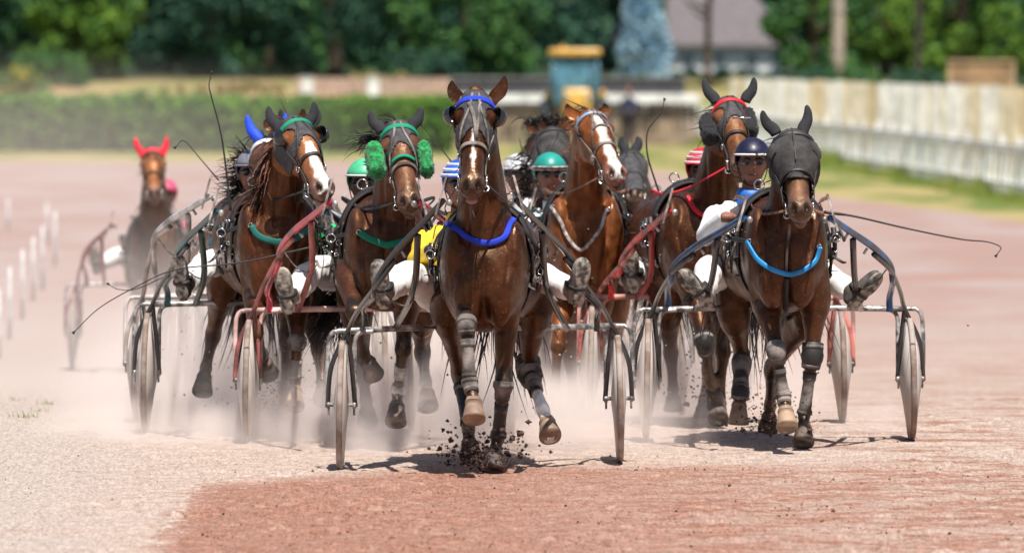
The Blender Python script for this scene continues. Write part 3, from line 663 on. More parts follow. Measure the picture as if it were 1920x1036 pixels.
    for sx in (-1, 1):
        dl = r - (HL(.955, sx * .036, .002) - Pp); nd = np.sqrt(((dl @ l) * 1.25) ** 2 + ((dl @ a) * .8) ** 2 + ((dl @ n) * .8) ** 2); q = np.clip(1 - nd / .030, 0, 1)
        v = v - vn * (q * .026)[:, None]; v = v + vn * (.007 * np.exp(-((nd - .034) / .009) ** 2))[:, None]; dk = np.maximum(dk, sstep(nd, .030, .019))
    mth = inhead & (t > .80) & (np.abs(nn + .083) < .008); dk = np.maximum(dk, mth * .9)
    col = np.tile(colour, (len(v), 1))
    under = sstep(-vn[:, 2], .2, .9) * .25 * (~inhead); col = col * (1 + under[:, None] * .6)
    if facec is not None: col = np.where(inhead[:, None], facec, col)
    mz = (sstep(t, .76, .95) * inhead)[:, None]; mc = V(.085, .06, .05) if muzzle is None else muzzle; col = col * (1 - mz * .8) + mc * mz * .8
    eb = sum(np.exp(-(np.linalg.norm(r - (HL(.235, sx * .10, -.03) - Pp), axis=1) / .035) ** 2) for sx in (-1, 1)); col = col * (1 - np.clip(eb, 0, 1) * .75)[:, None]
    # legs: black (or coat coloured) points
    for k, A in enumerate(h.legs):
        lo = A[16:, :3] if legs[k][0] == 'fore' else A[18:, :3]
        D = np.min(np.linalg.norm(v[:, None, :] - lo[None, ::2, :], axis=2), axis=1) if len(v) < 150000 else np.full(len(v), 9.)
        far = v[:, 2] < lo[0, 2] + .10
        q = (sstep(D, .13, .085) * far)[:, None]; col = col * (1 - q) + points * q
    if blaze:
        t0, t1, w0, w1, sh = blaze; ww = w0 + (w1 - w0) * np.clip((t - t0) / (t1 - t0), 0, 1) + .006 * np.sin(t * 40)
        cx_ = sh * t; m_ = inhead & (nn > -.06) & (t > t0) & (t < t1)
        q = (m_ * sstep(np.abs(ll - cx_), ww, ww * .7))[:, None]; col = col * (1 - q) + WHT * q
    col = col * (1 - dk[:, None]) + V(.008, .005, .005) * dk[:, None]
    q = (sstep(v[:, 2] - g, .62, .12) * .42 * sstep(vnoise(v[:, 0] * 26, v[:, 2] * 20 + v[:, 1] * 11, 15), .3, .8))[:, None]; col = col * (1 - q) + V(.26, .19, .15) * q
    for k in socks:
        lo2 = h.legs[k][27:, :3]; D = np.min(np.linalg.norm(v[:, None, :] - lo2[None], axis=2), axis=1); q = sstep(D, .085, .065)[:, None]; col = col * (1 - q) + V(.82, .78, .74) * q
    h.v = v
    # ears
    em = MB(); ec = MB()
    for i, sx in enumerate((-1, 1)):
        base = HL(.01, sx * .058, -.03); tip = W(ear[i][0], ear[i][1], Yc + dyp + .03) if ear else base + V(sx * .05, .02, .17)
        if ear and len(ear[i]) > 2: base = W(ear[i][2], ear[i][3], Yc + dyp + .01)
        d = tip - base; Lr = np.linalg.norm(d); side = nrm(np.cross(d, V(0, -1, .1))); fw = nrm(np.cross(side, d)); fw = fw if fw[1] < 0 else -fw
        bow = side * (.012 * (1 if side[0] * sx > 0 else -1))
        PP = np.array([base - d * .12, base + d * .12, base + d * .4 + bow, base + d * .7 + bow * .8, base + d * .92, tip])
        if earcov is None:
            A = resamp(np.hstack([PP, [[.028, .024], [.034, .020], [.036, .016], [.026, .012], [.010, .007], [.002, .002]]]), 16)
            vv, ff = sweep(A[:, :3], A[:, 3:], side, 14)
            # hollow front of the ear
            loc = vv.reshape(16, 14, 3); c = A[:, None, :3]; fr = ((loc - c) @ fw)
            push = np.clip(fr, 0, 1); loc = loc - fw * (push * 1.5)[:, :, None]; em.add(loc.reshape(-1, 3), ff)
        else:
            A = resamp(np.hstack([PP, [[.031, .028], [.034, .024], [.031, .020], [.023, .016], [.014, .011], [.004, .004]]]), 18); ec = MB(); ec.add(*sweep(A[:, :3], A[:, 3:], side, 16)); ec.build('ear_cover', earcov, h.o)
    body = MB(); body.add(v, fc)
    if em.n:
        ev = em.verts(); body.add(ev, em.f); ecol = np.tile((colour if facec is None else facec) * 1.0, (len(ev), 1))
        for i, sx in enumerate((-1, 1)):
            tip = ev[16 * 14 * i + 15 * 14]; D = np.linalg.norm(ev - tip, axis=1); q = sstep(D, .05, .015)[:, None]; ecol = ecol * (1 - q) + BLK * q
        col = np.vstack([col, ecol])
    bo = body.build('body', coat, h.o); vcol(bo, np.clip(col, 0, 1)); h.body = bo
    h.bvh = BVHTree.FromPolygons([tuple(x) for x in v], fc); h.lastY = Yc
    # hooves
    for k, (C_, To, Fk, Ff) in enumerate(TOE):
        ax = nrm(To - C_); hm = MB(); q = nrm(V(0, -1, 0) - (V(0, -1, 0) @ ax) * ax); L = np.linalg.norm(To - C_); L = max(.075, min(.11, L))
        A = np.array([C_ - ax * .015, C_ + ax * .005, C_ + ax * L * .5 + q * .010, C_ + ax * L + q * .020, C_ + ax * (L + .006) + q * .02]); e_ = C_ + ax * L + q * .020; hm.add(*sweep([C_ - ax * .02, C_ - ax * .004, C_ + ax * .004, C_ + ax * .012, C_ + ax * L * .55 + q * .010, e_ - ax * .004, e_, e_ - ax * .002, e_ - ax * .012], np.array([[.036, .036], [.042, .042], [.046, .046], [.043, .044], [.052, .056], [.061, .067], [.059, .065], [.047, .051], [.036, .036]]), (1, 0, 0), 24, 2.3))
        hm.build('hoof', (hoofs[k] if hoofs else hoofd), h.o)
    # eyes
    for sx in (-1, 1):
        e = MB(); e.add(*ellip(HL(.245, sx * .097, -.024), XYZ, (.021, .021, .021))); e.build('eye', eyem, h.o)
    # hood / mask: a cloth layer lying on the skin
    if hood:
        t0, t1, off, m_, holes = hood[:5]
        r = v - Pp; t = r @ a / Lh; ll = r @ l / hc; nn = r @ n / hc
        edge = t1 + .10 * np.cos(np.clip(ll / .11, -1, 1) * math.pi) * (-1 if holes else .3)
        keep = (t > t0) & (t < edge) & (nn > -.205) & (np.abs(ll) < .15) & ((t > .10) | (nn > -.14)) 
        for sx in (-1, 1):
            if holes: keep &= np.linalg.norm(r - (HL(.255, sx * .088, .0) - Pp), axis=1) > holes
        lf = [q for q in fc if all(keep[i] for i in q)]; used = sorted({i for q in lf for i in q}); mp = {i: j for j, i in enumerate(used)}
        vv = v[used] + vn[used] * off
        if off > .012: vv = vv + vn[used] * (off * 1.0 * np.exp(-((t[used] - .30) / .2) ** 2) )[:, None] + vn[used] * (.013 * (vnoise(ll[used] * 22 + t[used] * 9, t[used] * 12, 5) - .5) + .008 * (vnoise(ll[used] * 60, t[used] * 22 + ll[used] * 20, 6) - .5))[:, None]
        if len(lf):
            m2 = MB(); m2.add(vv, [tuple(mp[i] for i in q) for q in lf]); ho = m2.build('hood', m_, h.o); so_ = ho.modifiers.new('s', 'SOLIDIFY'); so_.thickness = .004
    # mane
    NPc = h.neck; mm = MB(); cr = []
    for i in range(3, 26): 
        c = NPc[i, :3]; tt = nrm(NPc[min(25, i + 1), :3] - NPc[i - 1, :3]); up = nrm(np.cross(V(1, 0, 0), tt)); up = up if up[1] > 0 else -up; cr.append((c + up * NPc[i, 4] * .95, up))
    side = -1
    for i in range(170 if fine else 60):
        c, up = cr[rng.integers(4, 16 if hood else len(cr))]; sd = side if rng.random() < .85 else 1
        mm.add(*strand(c + rng.normal(0, .012, 3), up * .8 + V(.55 * side, .25, .2) + rng.normal(0, .3, 3), rng.uniform(.10, .24), .006, .5, -1.6))
    mm.build('mane', mane, h.o)
    if not hood:
        mm = MB()
        for i in range(30 if fine else 14): mm.add(*strand(HL(.02, rng.normal(0, .02), .02), n * .4 + a * .7 + rng.normal(0, .2, 3), rng.uniform(.06, .13), .005, .4, -.8))
        mm.build('forelock', mane, h.o)
    # tail
    tm = MB(); tb = V(x0 + rx, Yc + 1.78, Z + 1.12); tail = tail or (0, 0)
    for i in range(120 if fine else 50):
        tm.add(*strand(tb + rng.normal(0, .02, 3), V(tail[0], .55, -.2) + rng.normal(0, .22, 3), rng.uniform(.55, .95), .010, .35, -2.0, 7))
    tm.build('tail', mane if mane is not hairr else hairb, h.o)
    return h

def boot(h, k, i0, i1, m, name='leg_boot', off=.0045, par=None):
    A = h.legs[k][i0:i1 + 1]; rr = A[:, 3:] + off; rr[0] += .003; rr[-1] += .003
    rr[1:-1] *= 1 + rng.normal(0, .025, (len(rr) - 2, 1)); mb = MB(); mb.add(*sweep(A[:, :3], rr, (1, 0, 0), 18, 2.3)); o = mb.build(name, m, par or h.o)
    for i in (i0 + 1, i1 - 1):
        b = MB(); c = h.legs[k][i]; t = nrm(h.legs[k][min(39, i + 1)][:3] - h.legs[k][i - 1][:3]); b.add(*sweep([c[:3] - t * .010, c[:3] + t * .010], np.array([[c[3] + off + .0025, c[4] + off + .0025]] * 2), (1, 0, 0), 18, 2.3)); b.build('buckle_strap', m if m is not leather else dusty, o)
    return o
def ring(c, ax, r, th, m, name, par):
    mb = MB(); ax = nrm(ax); u = nrm(np.cross(ax, V(.3, .2, 1))); v = np.cross(ax, u); P = [np.asarray(c) + u * math.cos(t) * r + v * math.sin(t) * r for t in np.linspace(0, 2 * math.pi, 18)]
    mb.add(*tube(P, th, 7)); return mb.build(name, m, par)
def hp(h, t, ang, off=.006):
    """point on the surface of the head at axis t and angle (0 = face centre, 90 = right cheek)"""
    a = R(ang); d = h.n * math.cos(a) + h.l * math.sin(a); c = h.HL(t, 0, -.06); o = Vector(c + d * .35)
    hit = h.bvh.ray_cast(o, Vector(-d), .45)
    return (np.array(hit[0]) + d * off, d) if hit[0] is not None else (c + d * .1, d)
def hstrap(h, pts, wd, m, name, th=.0035, off=.008, par=None, nres=5):
    D = resamp(np.array(pts, float), nres * (len(pts) - 1) + 1); P = []; N = []
    for t, an in D: p, d = hp(h, t, an, off); P.append(p); N.append(d)
    P = np.array(P); P[1:-1] = P[:-2] * .25 + P[1:-1] * .5 + P[2:] * .25
    lat = np.cross(np.gradient(P, axis=0), np.array(N)); mb = MB(); mb.add(*sweep(P, np.tile([wd / 2, th], (len(P), 1)), lat, 10, 3)); return mb.build(name, m, par or h.o)
def bridle(h, band=leather, m=leather, off=.010, cross=True, bandw=.030, nose=True):
    hstrap(h, [(.13, -95), (.105, -55), (.09, 0), (.105, 55), (.13, 95)], bandw, band, 'browband', .006, off + .003)
    for s in (-1, 1):
        hstrap(h, [(.0, 70 * s), (.2, 86 * s), (.42, 84 * s), (.62, 82 * s), (.80, 92 * s)], .018, m, 'cheek_strap', .0035, off)
        p, d = hp(h, .83, 98 * s, .012); ring(p, d, .032, .0045, chrome, 'bit_ring', h.o)
        p, d = hp(h, .83, 118 * s, .018); ring(p + h.a * .03, h.n, .018, .0035, chrome, 'bit_ring', h.o)
        p, d = hp(h, .60, 84 * s, .018); ring(p, d, .016, .0035, chrome, 'buckle', h.o)
        if cross: hstrap(h, [(.02, 10 * s), (.2, 14 * s), (.36, 30 * s), (.55, 62 * s)], .013, m, 'crown_strap', .003, off + .002)
    if nose:
        hstrap(h, [(.62, -150), (.60, -95), (.56, -45), (.55, 0), (.56, 45), (.60, 95), (.62, 150)], .022, m, 'noseband', .004, off)
        hstrap(h, [(.84, -100), (.88, -130), (.89, 180 - 360), (.89, -180)], .014, m, 'chin_strap', .003, off)
def reins(h, cart_tip=.22, m=leather, hands=None):
    for s in (-1, 1):
        p, d = hp(h, .84, 108 * s, .015); q = V(h.x0 + s * .20, h.Yc + .50, h.g + 1.36); mid = (p + q) / 2 + V(s * .04, 0, -.04)
        P = [p, mid, q];
        if hands is not None: P += [V(h.x0 + s * .26, h.Yc + 1.3, h.g + 1.36), np.asarray(hands) + V(s * .09, 0, 0)]
        mb = MB(); mb.add(*tube(P, (.010, .003), 8, 26, V(0, 1, .4))); mb.build('rein', m, h.o)
def harness(h, pad=padm, girth=leather, collar=None, cm=None, cw=.035, fuzzy=False):
    """saddle with terrets, girth round the trunk, breast collar in front"""
    P, RR = h.trunk; j = int(np.argmin(abs(P[:, 1] - (h.Yc + .42)))); c = P[j]
    def hoop(a0, a1, wd, m, name, off, Yo=0, n=26, th=.006):
        Q = []; N = []
        for t in np.linspace(a0, a1, n):
            d = V(math.sin(R(t)), 0, math.cos(R(t))); o = Vector(c + V(0, Yo, 0) + d * .7); hit = h.bvh.ray_cast(o, Vector(-d), .7)
            p = np.array(hit[0]) if hit[0] is not None else c + d * .28
            Q.append(p + d * off); N.append(d)
        Q = np.array(Q); 
        for _ in range(2): Q[1:-1] = (Q[:-2] + 2 * Q[1:-1] + Q[2:]) / 4
        lat = np.cross(np.gradient(Q, axis=0), np.array(N)); mb = MB(); mb.add(*sweep(Q, np.tile([wd / 2, th], (len(Q), 1)), lat, 10, 3)); return mb.build(name, m, h.o), Q
    so_, _ = hoop(-62, 62, .20, pad, 'saddle_pad', .016, 0, th=.014)
    _, Q = hoop(-75, 75, .07, leather, 'saddle', .034, 0, th=.008)
    hoop(60, 300, .055, girth, 'girth', .008)
    hoop(-100, -55, .03, leather, 'side_strap', .020, -.10, 12); hoop(55, 100, .03, leather, 'side_strap', .020, -.10, 12)
    for s in (-1, 1):
        p = Q[np.argmin(np.abs(Q[:, 0] - (c[0] + s * .12)) + 9 * (Q[:, 2] < c[2]))]; ring(p + V(0, -.02, .04), V(0, 1, 0), .028, .005, chrome, 'terret_ring', h.o)
        p = Q[0] if s < 0 else Q[-1]
        b = MB(); b.add(*ellip(p + V(s * .035, -.04, .02), XYZ, (.030, .035, .03))); b.add(*tube([p + V(s * .02, -.06, .06), p + V(s * .03, -.07, -.10)], (.018, .010), 8)); b.add(*tube([p + V(s * .01, -.03, -.06), p + V(s * .005, .0, -.2)], (.015, .006), 8)); b.build('shaft_loop', leather, h.o)
        for q in range(7):
            b = MB(); c0 = p + V(s * rng.uniform(-.03, .05), rng.uniform(-.10, 0), rng.uniform(-.16, .08)); c1 = c0 + rng.normal(0, .035, 3) + V(0, -.01, -.05); c2_ = c1 + rng.normal(0, .03, 3) + V(0, 0, -.03); b.add(*tube([c0, c1, c2_], (.009, .003), 7, 8)); b.build('tack_strap', leather if q % 3 else dusty, h.o)
        for q in range(3): ring(p + V(s * rng.uniform(-.02, .05), -.09, rng.uniform(-.14, .08)), rng.normal(0, 1, 3) + V(0, 1, 0), rng.uniform(.010, .016), .003, chrome, 'buckle', h.o)
        ring(p + V(s * .03, -.08, .0), V(0, 1, .2), .024, .0045, chrome, 'buckle', h.o); ring(p + V(s * .02, -.09, -.09), V(s, 1, 0), .018, .004, chrome, 'buckle', h.o)
    if collar:
        strap(h, collar, cw, cm, 'breast_collar', .014, .008, 8, smooth=3)
        for e, s in ((collar[0], -1), (collar[-1], 1)):
            p, _ = cast(h, *e); b = MB(); q = Q[0] if s < 0 else Q[-1]; b.add(*tube([p + V(0, -.015, 0), (p + q) / 2 + V(s * .03, 0, .0), q + V(s * .02, 0, 0)], (.013, .004), 8, 8, V(0, .3, 1))); b.build('collar_strap', leather, h.o)
            ring(p + V(0, -.018, 0), V(0, 1, 0), .012, .003, chrome, 'buckle', h.o)
def cups(h, m=None, r=.052):
    m = m or mat('blinker_plastic', (.012, .012, .015), .25, coat=.6)
    for s in (-1, 1):
        c = h.HL(.235, s * .125, -.01); ax = nrm(h.l * s * .75 - h.n * .55); mb = MB()
        v, f = lathe(c - ax * .01, ax, [(-.012, r * 1.02), (.012, r), (.036, r * .72), (.048, r * .3), (.050, .001), (.046, r * .28), (.032, r * .68), (.010, r * .94), (-.014, r * .98), (-.012, r * 1.02)], 24); mb.add(v, f)
        mb.build('blinker_cup', m, h.o)
def fuzz(h, c, size, m, n=900, ax=None, name='cheek_roll'):
    ax = ax or (h.l, h.a, h.n); mb = MB(); v, f = box(c, size, ax, bev=min(size) * .9); mb.add(v, f)
    vv, ff, nn = remesh(mb, .009, 6); vv = vv + nn * (.008 * (vnoise(vv[:, 0] * 70, vv[:, 2] * 70, 3) - .3))[:, None]; m2 = MB(); m2.add(vv, ff)
    for i in rng.integers(0, len(vv), n): m2.add(*strand(vv[i] - nn[i] * .003, nn[i] + rng.normal(0, .35, 3), rng.uniform(.005, .011), .003, .4, -.3, 2))
    return m2.build(name, m, h.o)

# ------------------------------------------------------------ sulkies
steel = mat('dusty_steel', (.42, .40, .39), .45, metal=.55, var=.3, vscale=25, bump=.3); blackp = mat('black_tube_paint', (.022, .020, .022), .25, coat=.6, vscale=14, c2=(.075, .055, .045), mixlo=.58, mixhi=.85); disc = mat('wheel_cover', (.60, .57, .55), .5, vscale=2.2, c2=(.42, .34, .30), mixlo=.45, mixhi=.7); tyre = mat('tyre_rubber_dusty', (.36, .30, .27), .9, vscale=9, c2=(.20, .14, .11))
seatm = mat('seat_vinyl', (.03, .04, .07), .5); plate = mat('pale_plate', (.55, .50, .46), .4, metal=.3, var=.3, vscale=20); bootleather = mat('stirrup_leather', (.09, .075, .065), .65, var=.4, vscale=20)
def cart(label, Lw, Rw, sm, fk=None, bar=steel, tipY=-1.45, tipx=.20, tipz=1.45, bend=(.585, 1.04), group='racing sulkies', discm=None, rise=0, lens=.062, stirrup=True, sm2=None, detail=True, shaftr=.0175):
    """Lw, Rw: (X, Y) of the two wheels"""
    Lw = V(*Lw); Rw = V(*Rw); cx, cy = (Lw + Rw) / 2; g = gz(cy); fk = fk or sm
    o = root('sulky', (cx, cy, g), label, 'sulky', group); out = {}
    hw = (Rw[0] - Lw[0]) / 2
    for s, wp in ((-1, Lw), (1, Rw)):
        x, y = wp; gg = gz(y); az_ = gg + .345; ax = nrm(V(1, (.018 if s > 0 else -.012), 0.02 * s))
        wh = MB(); wh.add(*lathe((x, y, az_), ax, [(-.014, .322), (-.017, .335), (-.010, .348), (.010, .348), (.017, .335), (.014, .322)], 56)); w_ = wh.build('wheel', tyre, o)
        dm = MB(); dm.add(*lathe((x, y, az_), ax, [(-lens, .001), (-lens, .035), (-lens * .75, .12), (-.017, .325), (.017, .325), (lens * .75, .12), (lens, .035), (lens, .001)], 56)); dm.build('wheel_cover', discm or disc, w_)
        hb = MB(); hb.add(*tube([V(x, y, az_) - ax * .085, V(x, y, az_) + ax * .085], .011, 8)); hb.add(*lathe(V(x, y, az_) - ax * .08, ax, [(0, .001), (0, .02), (.02, .02), (.02, .001)], 10)); hb.add(*lathe(V(x, y, az_) + ax * .06, ax, [(0, .001), (0, .02), (.02, .02), (.02, .001)], 10))
        for q in (-1, 1): hb.add(*tube([V(x, y, az_ + .03) + ax * .068 * q, V(x, y, az_ - .055) + ax * .068 * q], .006, 6))
        hb.build('axle', steel, w_)
        zb = gg + .735 + rise
        # silver arch over the wheel
        fm = MB()
        for q in (-1, 1):
            X_ = x + q * .062
            fm.add(*tube([(x - s * .05, y + .05, zb), (x + s * .03, y + .05, zb), (x + s * .062, y + .05, zb - .03), (x + s * .072, y + .05, zb - .10), (x + s * .074, y + .03, zb - .25), (x + s * .070, y, az_)] if q == s else [(x - s * .17, y + .05, zb), (x - s * .10, y + .05, zb - .010), (x - s * .072, y + .05, zb - .05), (x - s * .070, y + .04, zb - .14), (x - s * .070, y, az_)], .0125, 9, 26))
        fm.build('fork', bar, o)
        # main shaft: from the tip beside the saddle, out and down, over the wheel
        T = V(cx + s * tipx, cy + tipY, g + tipz)
        B = V(cx + s * bend[0], y - .62, g + bend[1]); Jn = V(x - s * .035, y - .06, gg + .74 + rise)
        up = [T, T * .66 + B * .34 + V(0, 0, .012), T * .3 + B * .7 + V(s * .01, 0, .018), B]
        foot = [B + V(s * .02, .10, -.09), V(cx + s * (hw - .115), cy - .15, g + .86 + rise), V(cx + s * (hw - .12), cy + .01, g + .80 + rise), V(cx + s * (hw - .12), cy + .03, g + .725 + rise)] if detail else []
        mb = MB(); mb.add(*tube(up + foot, [shaftr, shaftr * 1.1, shaftr * 1.15, shaftr * 1.15] + [shaftr * .95, shaftr, shaftr * 1.05, shaftr * 1.1][:len(foot)], 12, 44)); out[s] = mb.build('shaft', sm, o)
        mb = MB(); mb.add(*tube([B * .72 + T * .28 + V(0, 0, -.012), B + V(s * .004, -.012, -.03), B * .4 + Jn * .6 + V(s * .008, 0, 0), Jn, V(x + s * .052, y - .03, gg + .55), V(x + s * .074, y, az_ - .01)], .013, 10, 30)); mb.add(*tube([Jn + V(0, .01, .0), V(x - s * .055, y - .03, gg + .56), V(x - s * .074, y, az_ - .01)], .013, 10, 12)); mb.build('fork_stay', fk, o)
        if detail:
            mb = MB(); mb.add(*tube([T * .62 + B * .38 + V(0, .02, -.02), T * .35 + B * .65 + V(-s * .07, .2, -.2), V(cx + s * (hw - .28), cy + .02, g + .735 + rise)], (.018, .014), 10, 10)); mb.build('strut', sm2 or fk, o)
            # pale plate at the quick hitch
            mb = MB(); d = nrm(T - B); mb.add(*box(T + V(s * .012, -.02, .03), (.006, .02, .105), (V(1, 0, 0), V(0, 1, 0), nrm(V(-s * .28, 0, 1))))); mb.build('hitch_plate', plate, o, smooth=False)
            mb = MB(); mb.add(*ellip(T + V(-s * .03, .0, -.01), XYZ, (.017, .017, .019))); mb.build('hitch_knob', steel, o)
            for q in (.30, .62):
                c = T * (1 - q) + B * q + V(0, 0, -.005); mb = MB(); mb.add(*tube([c, c + V(-s * .02, 0, -.032)], .008, 6)); mb.build('bolt', steel, o)
            mb = MB(); mb.add(*tube([B + V(-s * .02, .05, -.03), B + V(-s * .08, -.03, -.10), B + V(-s * .15, -.03, -.13), B + V(-s * .19, .03, -.10)], (.022, .004), 8, 12, (0, 1, 0))); mb.build('stirrup_strap', bootleather, o)
    mb = MB(); zc = g + .735 + rise; mb.add(*tube([(Lw[0] + .02, Lw[1] + .05, gz(Lw[1]) + .735 + rise), (cx - .3, cy + .05, zc + .008), (cx + .3, cy + .05, zc + .008), (Rw[0] - .02, Rw[1] + .05, gz(Rw[1]) + .735 + rise)], .0165, 12, 14)); mb.build('crossbar', bar, o)
    mb = MB(); mb.add(*ellip((cx, cy + .22, g + .80 + rise), XYZ, (.19, .17, .05), 20, 10)); mb.add(*ellip((cx, cy + .38, g + .84 + rise), XYZ, (.17, .035, .06), 18, 8)); se = mb.build('seat', seatm, o)
    mb = MB()
    for s in (-1, 1): mb.add(*tube([(cx + s * .1, cy + .05, zc), (cx + s * .1, cy + .2, zc + .03)], .012, 8))
    mb.build('seat_bracket', steel, se)
    return o

# ------------------------------------------------------------ people
skin = mat('skin', (.30, .13, .085), .55, var=.12, vscale=10); white_t = mat('white_trousers', (.78, .76, .76), .75, bump=.3, bscale=14, var=.06); lipm = mat('lips', (.16, .05, .045), .5); goggle = mat('dark_lenses', (.01, .012, .02), .06, coat=1); dustboot = mat('dusty_boot', (.27, .25, .23), .8, vscale=22, bump=.5, bscale=60, c2=(.17, .155, .145)); sole = mat('boot_sole', (.30, .27, .24), .85, var=.35, vscale=30, bump=.5)
def person(label, head, hips, feet, hands, jm, hm, hband=None, glasses=True, vox=.012, group='sulky drivers', legm=white_t, bootm=dustboot, pad=None, peak=True, face=(0, -1, 0), visor=None, stripes=None, soleface=True, cat='driver', helm=True, toeout=.14, star=None):
    head = V(*head); hips = V(*hips); o = root('person', hips - V(0, 0, .02), label, cat, group)
    up = nrm(head - hips); neck = head - up * .17; sh = head - up * .27; ch = hips * .4 + sh * .6
    fw = nrm(V(*face)); lt = nrm(np.cross(V(0, 0, 1), fw)); lt = lt if lt[0] > 0 else -lt
    def bodyparts(mb, g, legs=True, arms=True, torso=True, hd=True):
        if torso:
            mb.add(*tube([hips - up * .03, hips + up * .12, ch, sh + up * .02], np.array([[.155, .12], [.14, .11], [.165, .115], [.15, .085]]) + g, 18, 14, V(1, 0, 0), 2.2))
            mb.add(*tube([sh - V(.15, 0, .015), sh + V(.15, 0, -.015)], .06 + g, 12, 5, V(0, 1, 0)))
        for s in (-1, 1):
            S = sh + V(s * .185, 0, -.02); Hn = V(*hands) + V(s * .09, 0, 0) if np.ndim(hands) == 1 else V(*hands[0 if s < 0 else 1])
            El = (S + Hn) / 2 + V(s * .09, .03, -.12)
            if arms: mb.add(*tube([S, (S + El) / 2, El, (El + Hn) / 2, Hn], [.058 + g, .050 + g, .043 + g, .038 + g, .028 + g], 12, 18))
            if arms == 'hand' or hd:
                mb.add(*ellip(Hn + V(0, -.03, 0), XYZ, (.038, .045, .026), 12, 8))
                for q in range(4):
                    b = Hn + V((q - 1.5) * .018, -.065, .006); L = (.030, .036, .034, .026)[q]; mb.add(*tube([b, b + V(0, -L, -.004), b + V(0, -L * .9, -.028), b + V(0, -L * .25, -.040)], .0085, 7, 8))
                mb.add(*tube([Hn + V(-s * .035, -.02, .005), Hn + V(-s * .052, -.05, 0), Hn + V(-s * .040, -.075, -.012)], .0095, 7, 6))
            Ft = V(*feet[0 if s < 0 else 1]); Hp = hips + V(s * .10, 0, 0); Kn = (Hp + Ft) / 2 + V(s * .03, 0, .10)
            if legs: mb.add(*tube([Hp, (Hp + Kn) / 2, Kn, (Kn + Ft) / 2, Ft], [.088 + g, .078 + g, .060 + g, .054 + g, .040 + g], 14, 22))
        if hd:
            mb.add(*tube([sh, neck, head - V(0, 0, .05)], [.065, .056, .055], 12, 6)); mb.add(*ellip(head, (lt, fw, V(0, 0, 1)), (.076, .095, .115), 22, 16)); mb.add(*ellip(head + fw * .045 - V(0, 0, .065), (lt, fw, V(0, 0, 1)), (.052, .045, .045)))
            mb.add(*tube([head + fw * .088 + V(0, 0, .012), head + fw * .108 - V(0, 0, .022), head + fw * .085 - V(0, 0, .034)], [.010, .016, .012], 8, 7))
            mb.add(*ellip(head + fw * .085 - V(0, 0, .062), (lt, fw, V(0, 0, 1)), (.024, .010, .007)))
            for s in (-1, 1): mb.add(*ellip(head + lt * s * .078 - V(0, 0, .008), (lt, fw, V(0, 0, 1)), (.010, .018, .030)))
    m_ = MB(); bodyparts(m_, -.008); v, f, n = remesh(m_, min(vox, .009), 3, .4)
    b = MB(); b.add(v, f); b.build('body', skin, o)
    m_ = MB(); bodyparts(m_, .014, legs=False, hd=False); v, f, n = remesh(m_, vox, 4); v = v + n * (.010 * (vnoise(v[:, 0] * 22, v[:, 2] * 16 + v[:, 1] * 9, 2) - .5))[:, None]; b = MB(); b.add(v, f); jo = b.build('jacket', jm, o)
    m_ = MB(); m_.add(*tube([sh + V(0, 0, .0), neck + V(0, -.01, .025)], [.092, .074], 16, 5)); m_.build('collar', pad or jm, jo)
    m_ = MB()
    for s in (-1, 1):
        Ft = V(*feet[0 if s < 0 else 1]); Hp = hips + V(s * .10, 0, 0); Kn = (Hp + Ft) / 2 + V(s * .03, 0, .10); m_.add(*tube([Hp, (Hp + Kn) / 2, Kn, (Kn + Ft) / 2, Kn * .1 + Ft * .9], [.112, .098, .082, .075, .060], 14, 22))
    m_.add(*ellip(hips, XYZ, (.18, .15, .13))); v, f, n = remesh(m_, vox, 4); v = v + n * (.014 * (vnoise(v[:, 1] * 18 + v[:, 0] * 8, v[:, 2] * 22, 4) - .5))[:, None]; b = MB(); b.add(v, f); b.build('trousers', legm, o)
    for s in (-1, 1):   # boots, sole towards the camera
        Ft = V(*feet[0 if s < 0 else 1]); Hp = hips + V(s * .10, 0, 0); Kn = (Hp + Ft) / 2 + V(s * .03, 0, .10); sh_ = nrm(Ft - Kn)
        toe = nrm(V(s * toeout if soleface else 0, -.28 if soleface else -.9, .95 if soleface else -.1)); sd = nrm(np.cross(toe, sh_)); so2 = nrm(np.cross(sd, toe)); so2 = so2 if so2[1] < 0 else -so2
        hl = Ft - toe * .055
        mb = MB(); A = resamp(np.array([[*(hl - toe * .015), .030, .030], [*(hl + toe * .03), .040, .050], [*(hl + toe * .10 + so2 * .012), .042, .048], [*(hl + toe * .17 + so2 * .02), .048, .038], [*(hl + toe * .225 + so2 * .022), .040, .026], [*(hl + toe * .25 + so2 * .022), .015, .012]]), 18)
        mb.add(*sweep(A[:, :3], A[:, 3:], sd, 16, 2.4)); mb.add(*tube([Ft - sh_ * .20, Ft - sh_ * .08, Ft + sh_ * .02], [.062, .052, .048], 14, 8)); v, f, n = remesh(mb, .010, 3); b = MB(); b.add(v, f); bo = b.build('boot', bootm, o)
        mb = MB(); A2 = resamp(np.array([[*(hl - toe * .02 + so2 * .045), .022, .006], [*(hl + toe * .03 + so2 * .056), .038, .008], [*(hl + toe * .085 + so2 * .056), .030, .008], [*(hl + toe * .15 + so2 * .056), .046, .008], [*(hl + toe * .22 + so2 * .050), .040, .008], [*(hl + toe * .255 + so2 * .040), .012, .005]]), 20); mb.add(*sweep(A2[:, :3], A2[:, 3:], sd, 14, 2.6)); mb.build('sole', sole, bo)
        mb = MB(); mb.add(*sweep([hl + toe * .075, hl + toe * .095], np.array([[.056, .070]] * 2), sd, 16, 2.4)); mb.build('foot_strap', leather, bo)
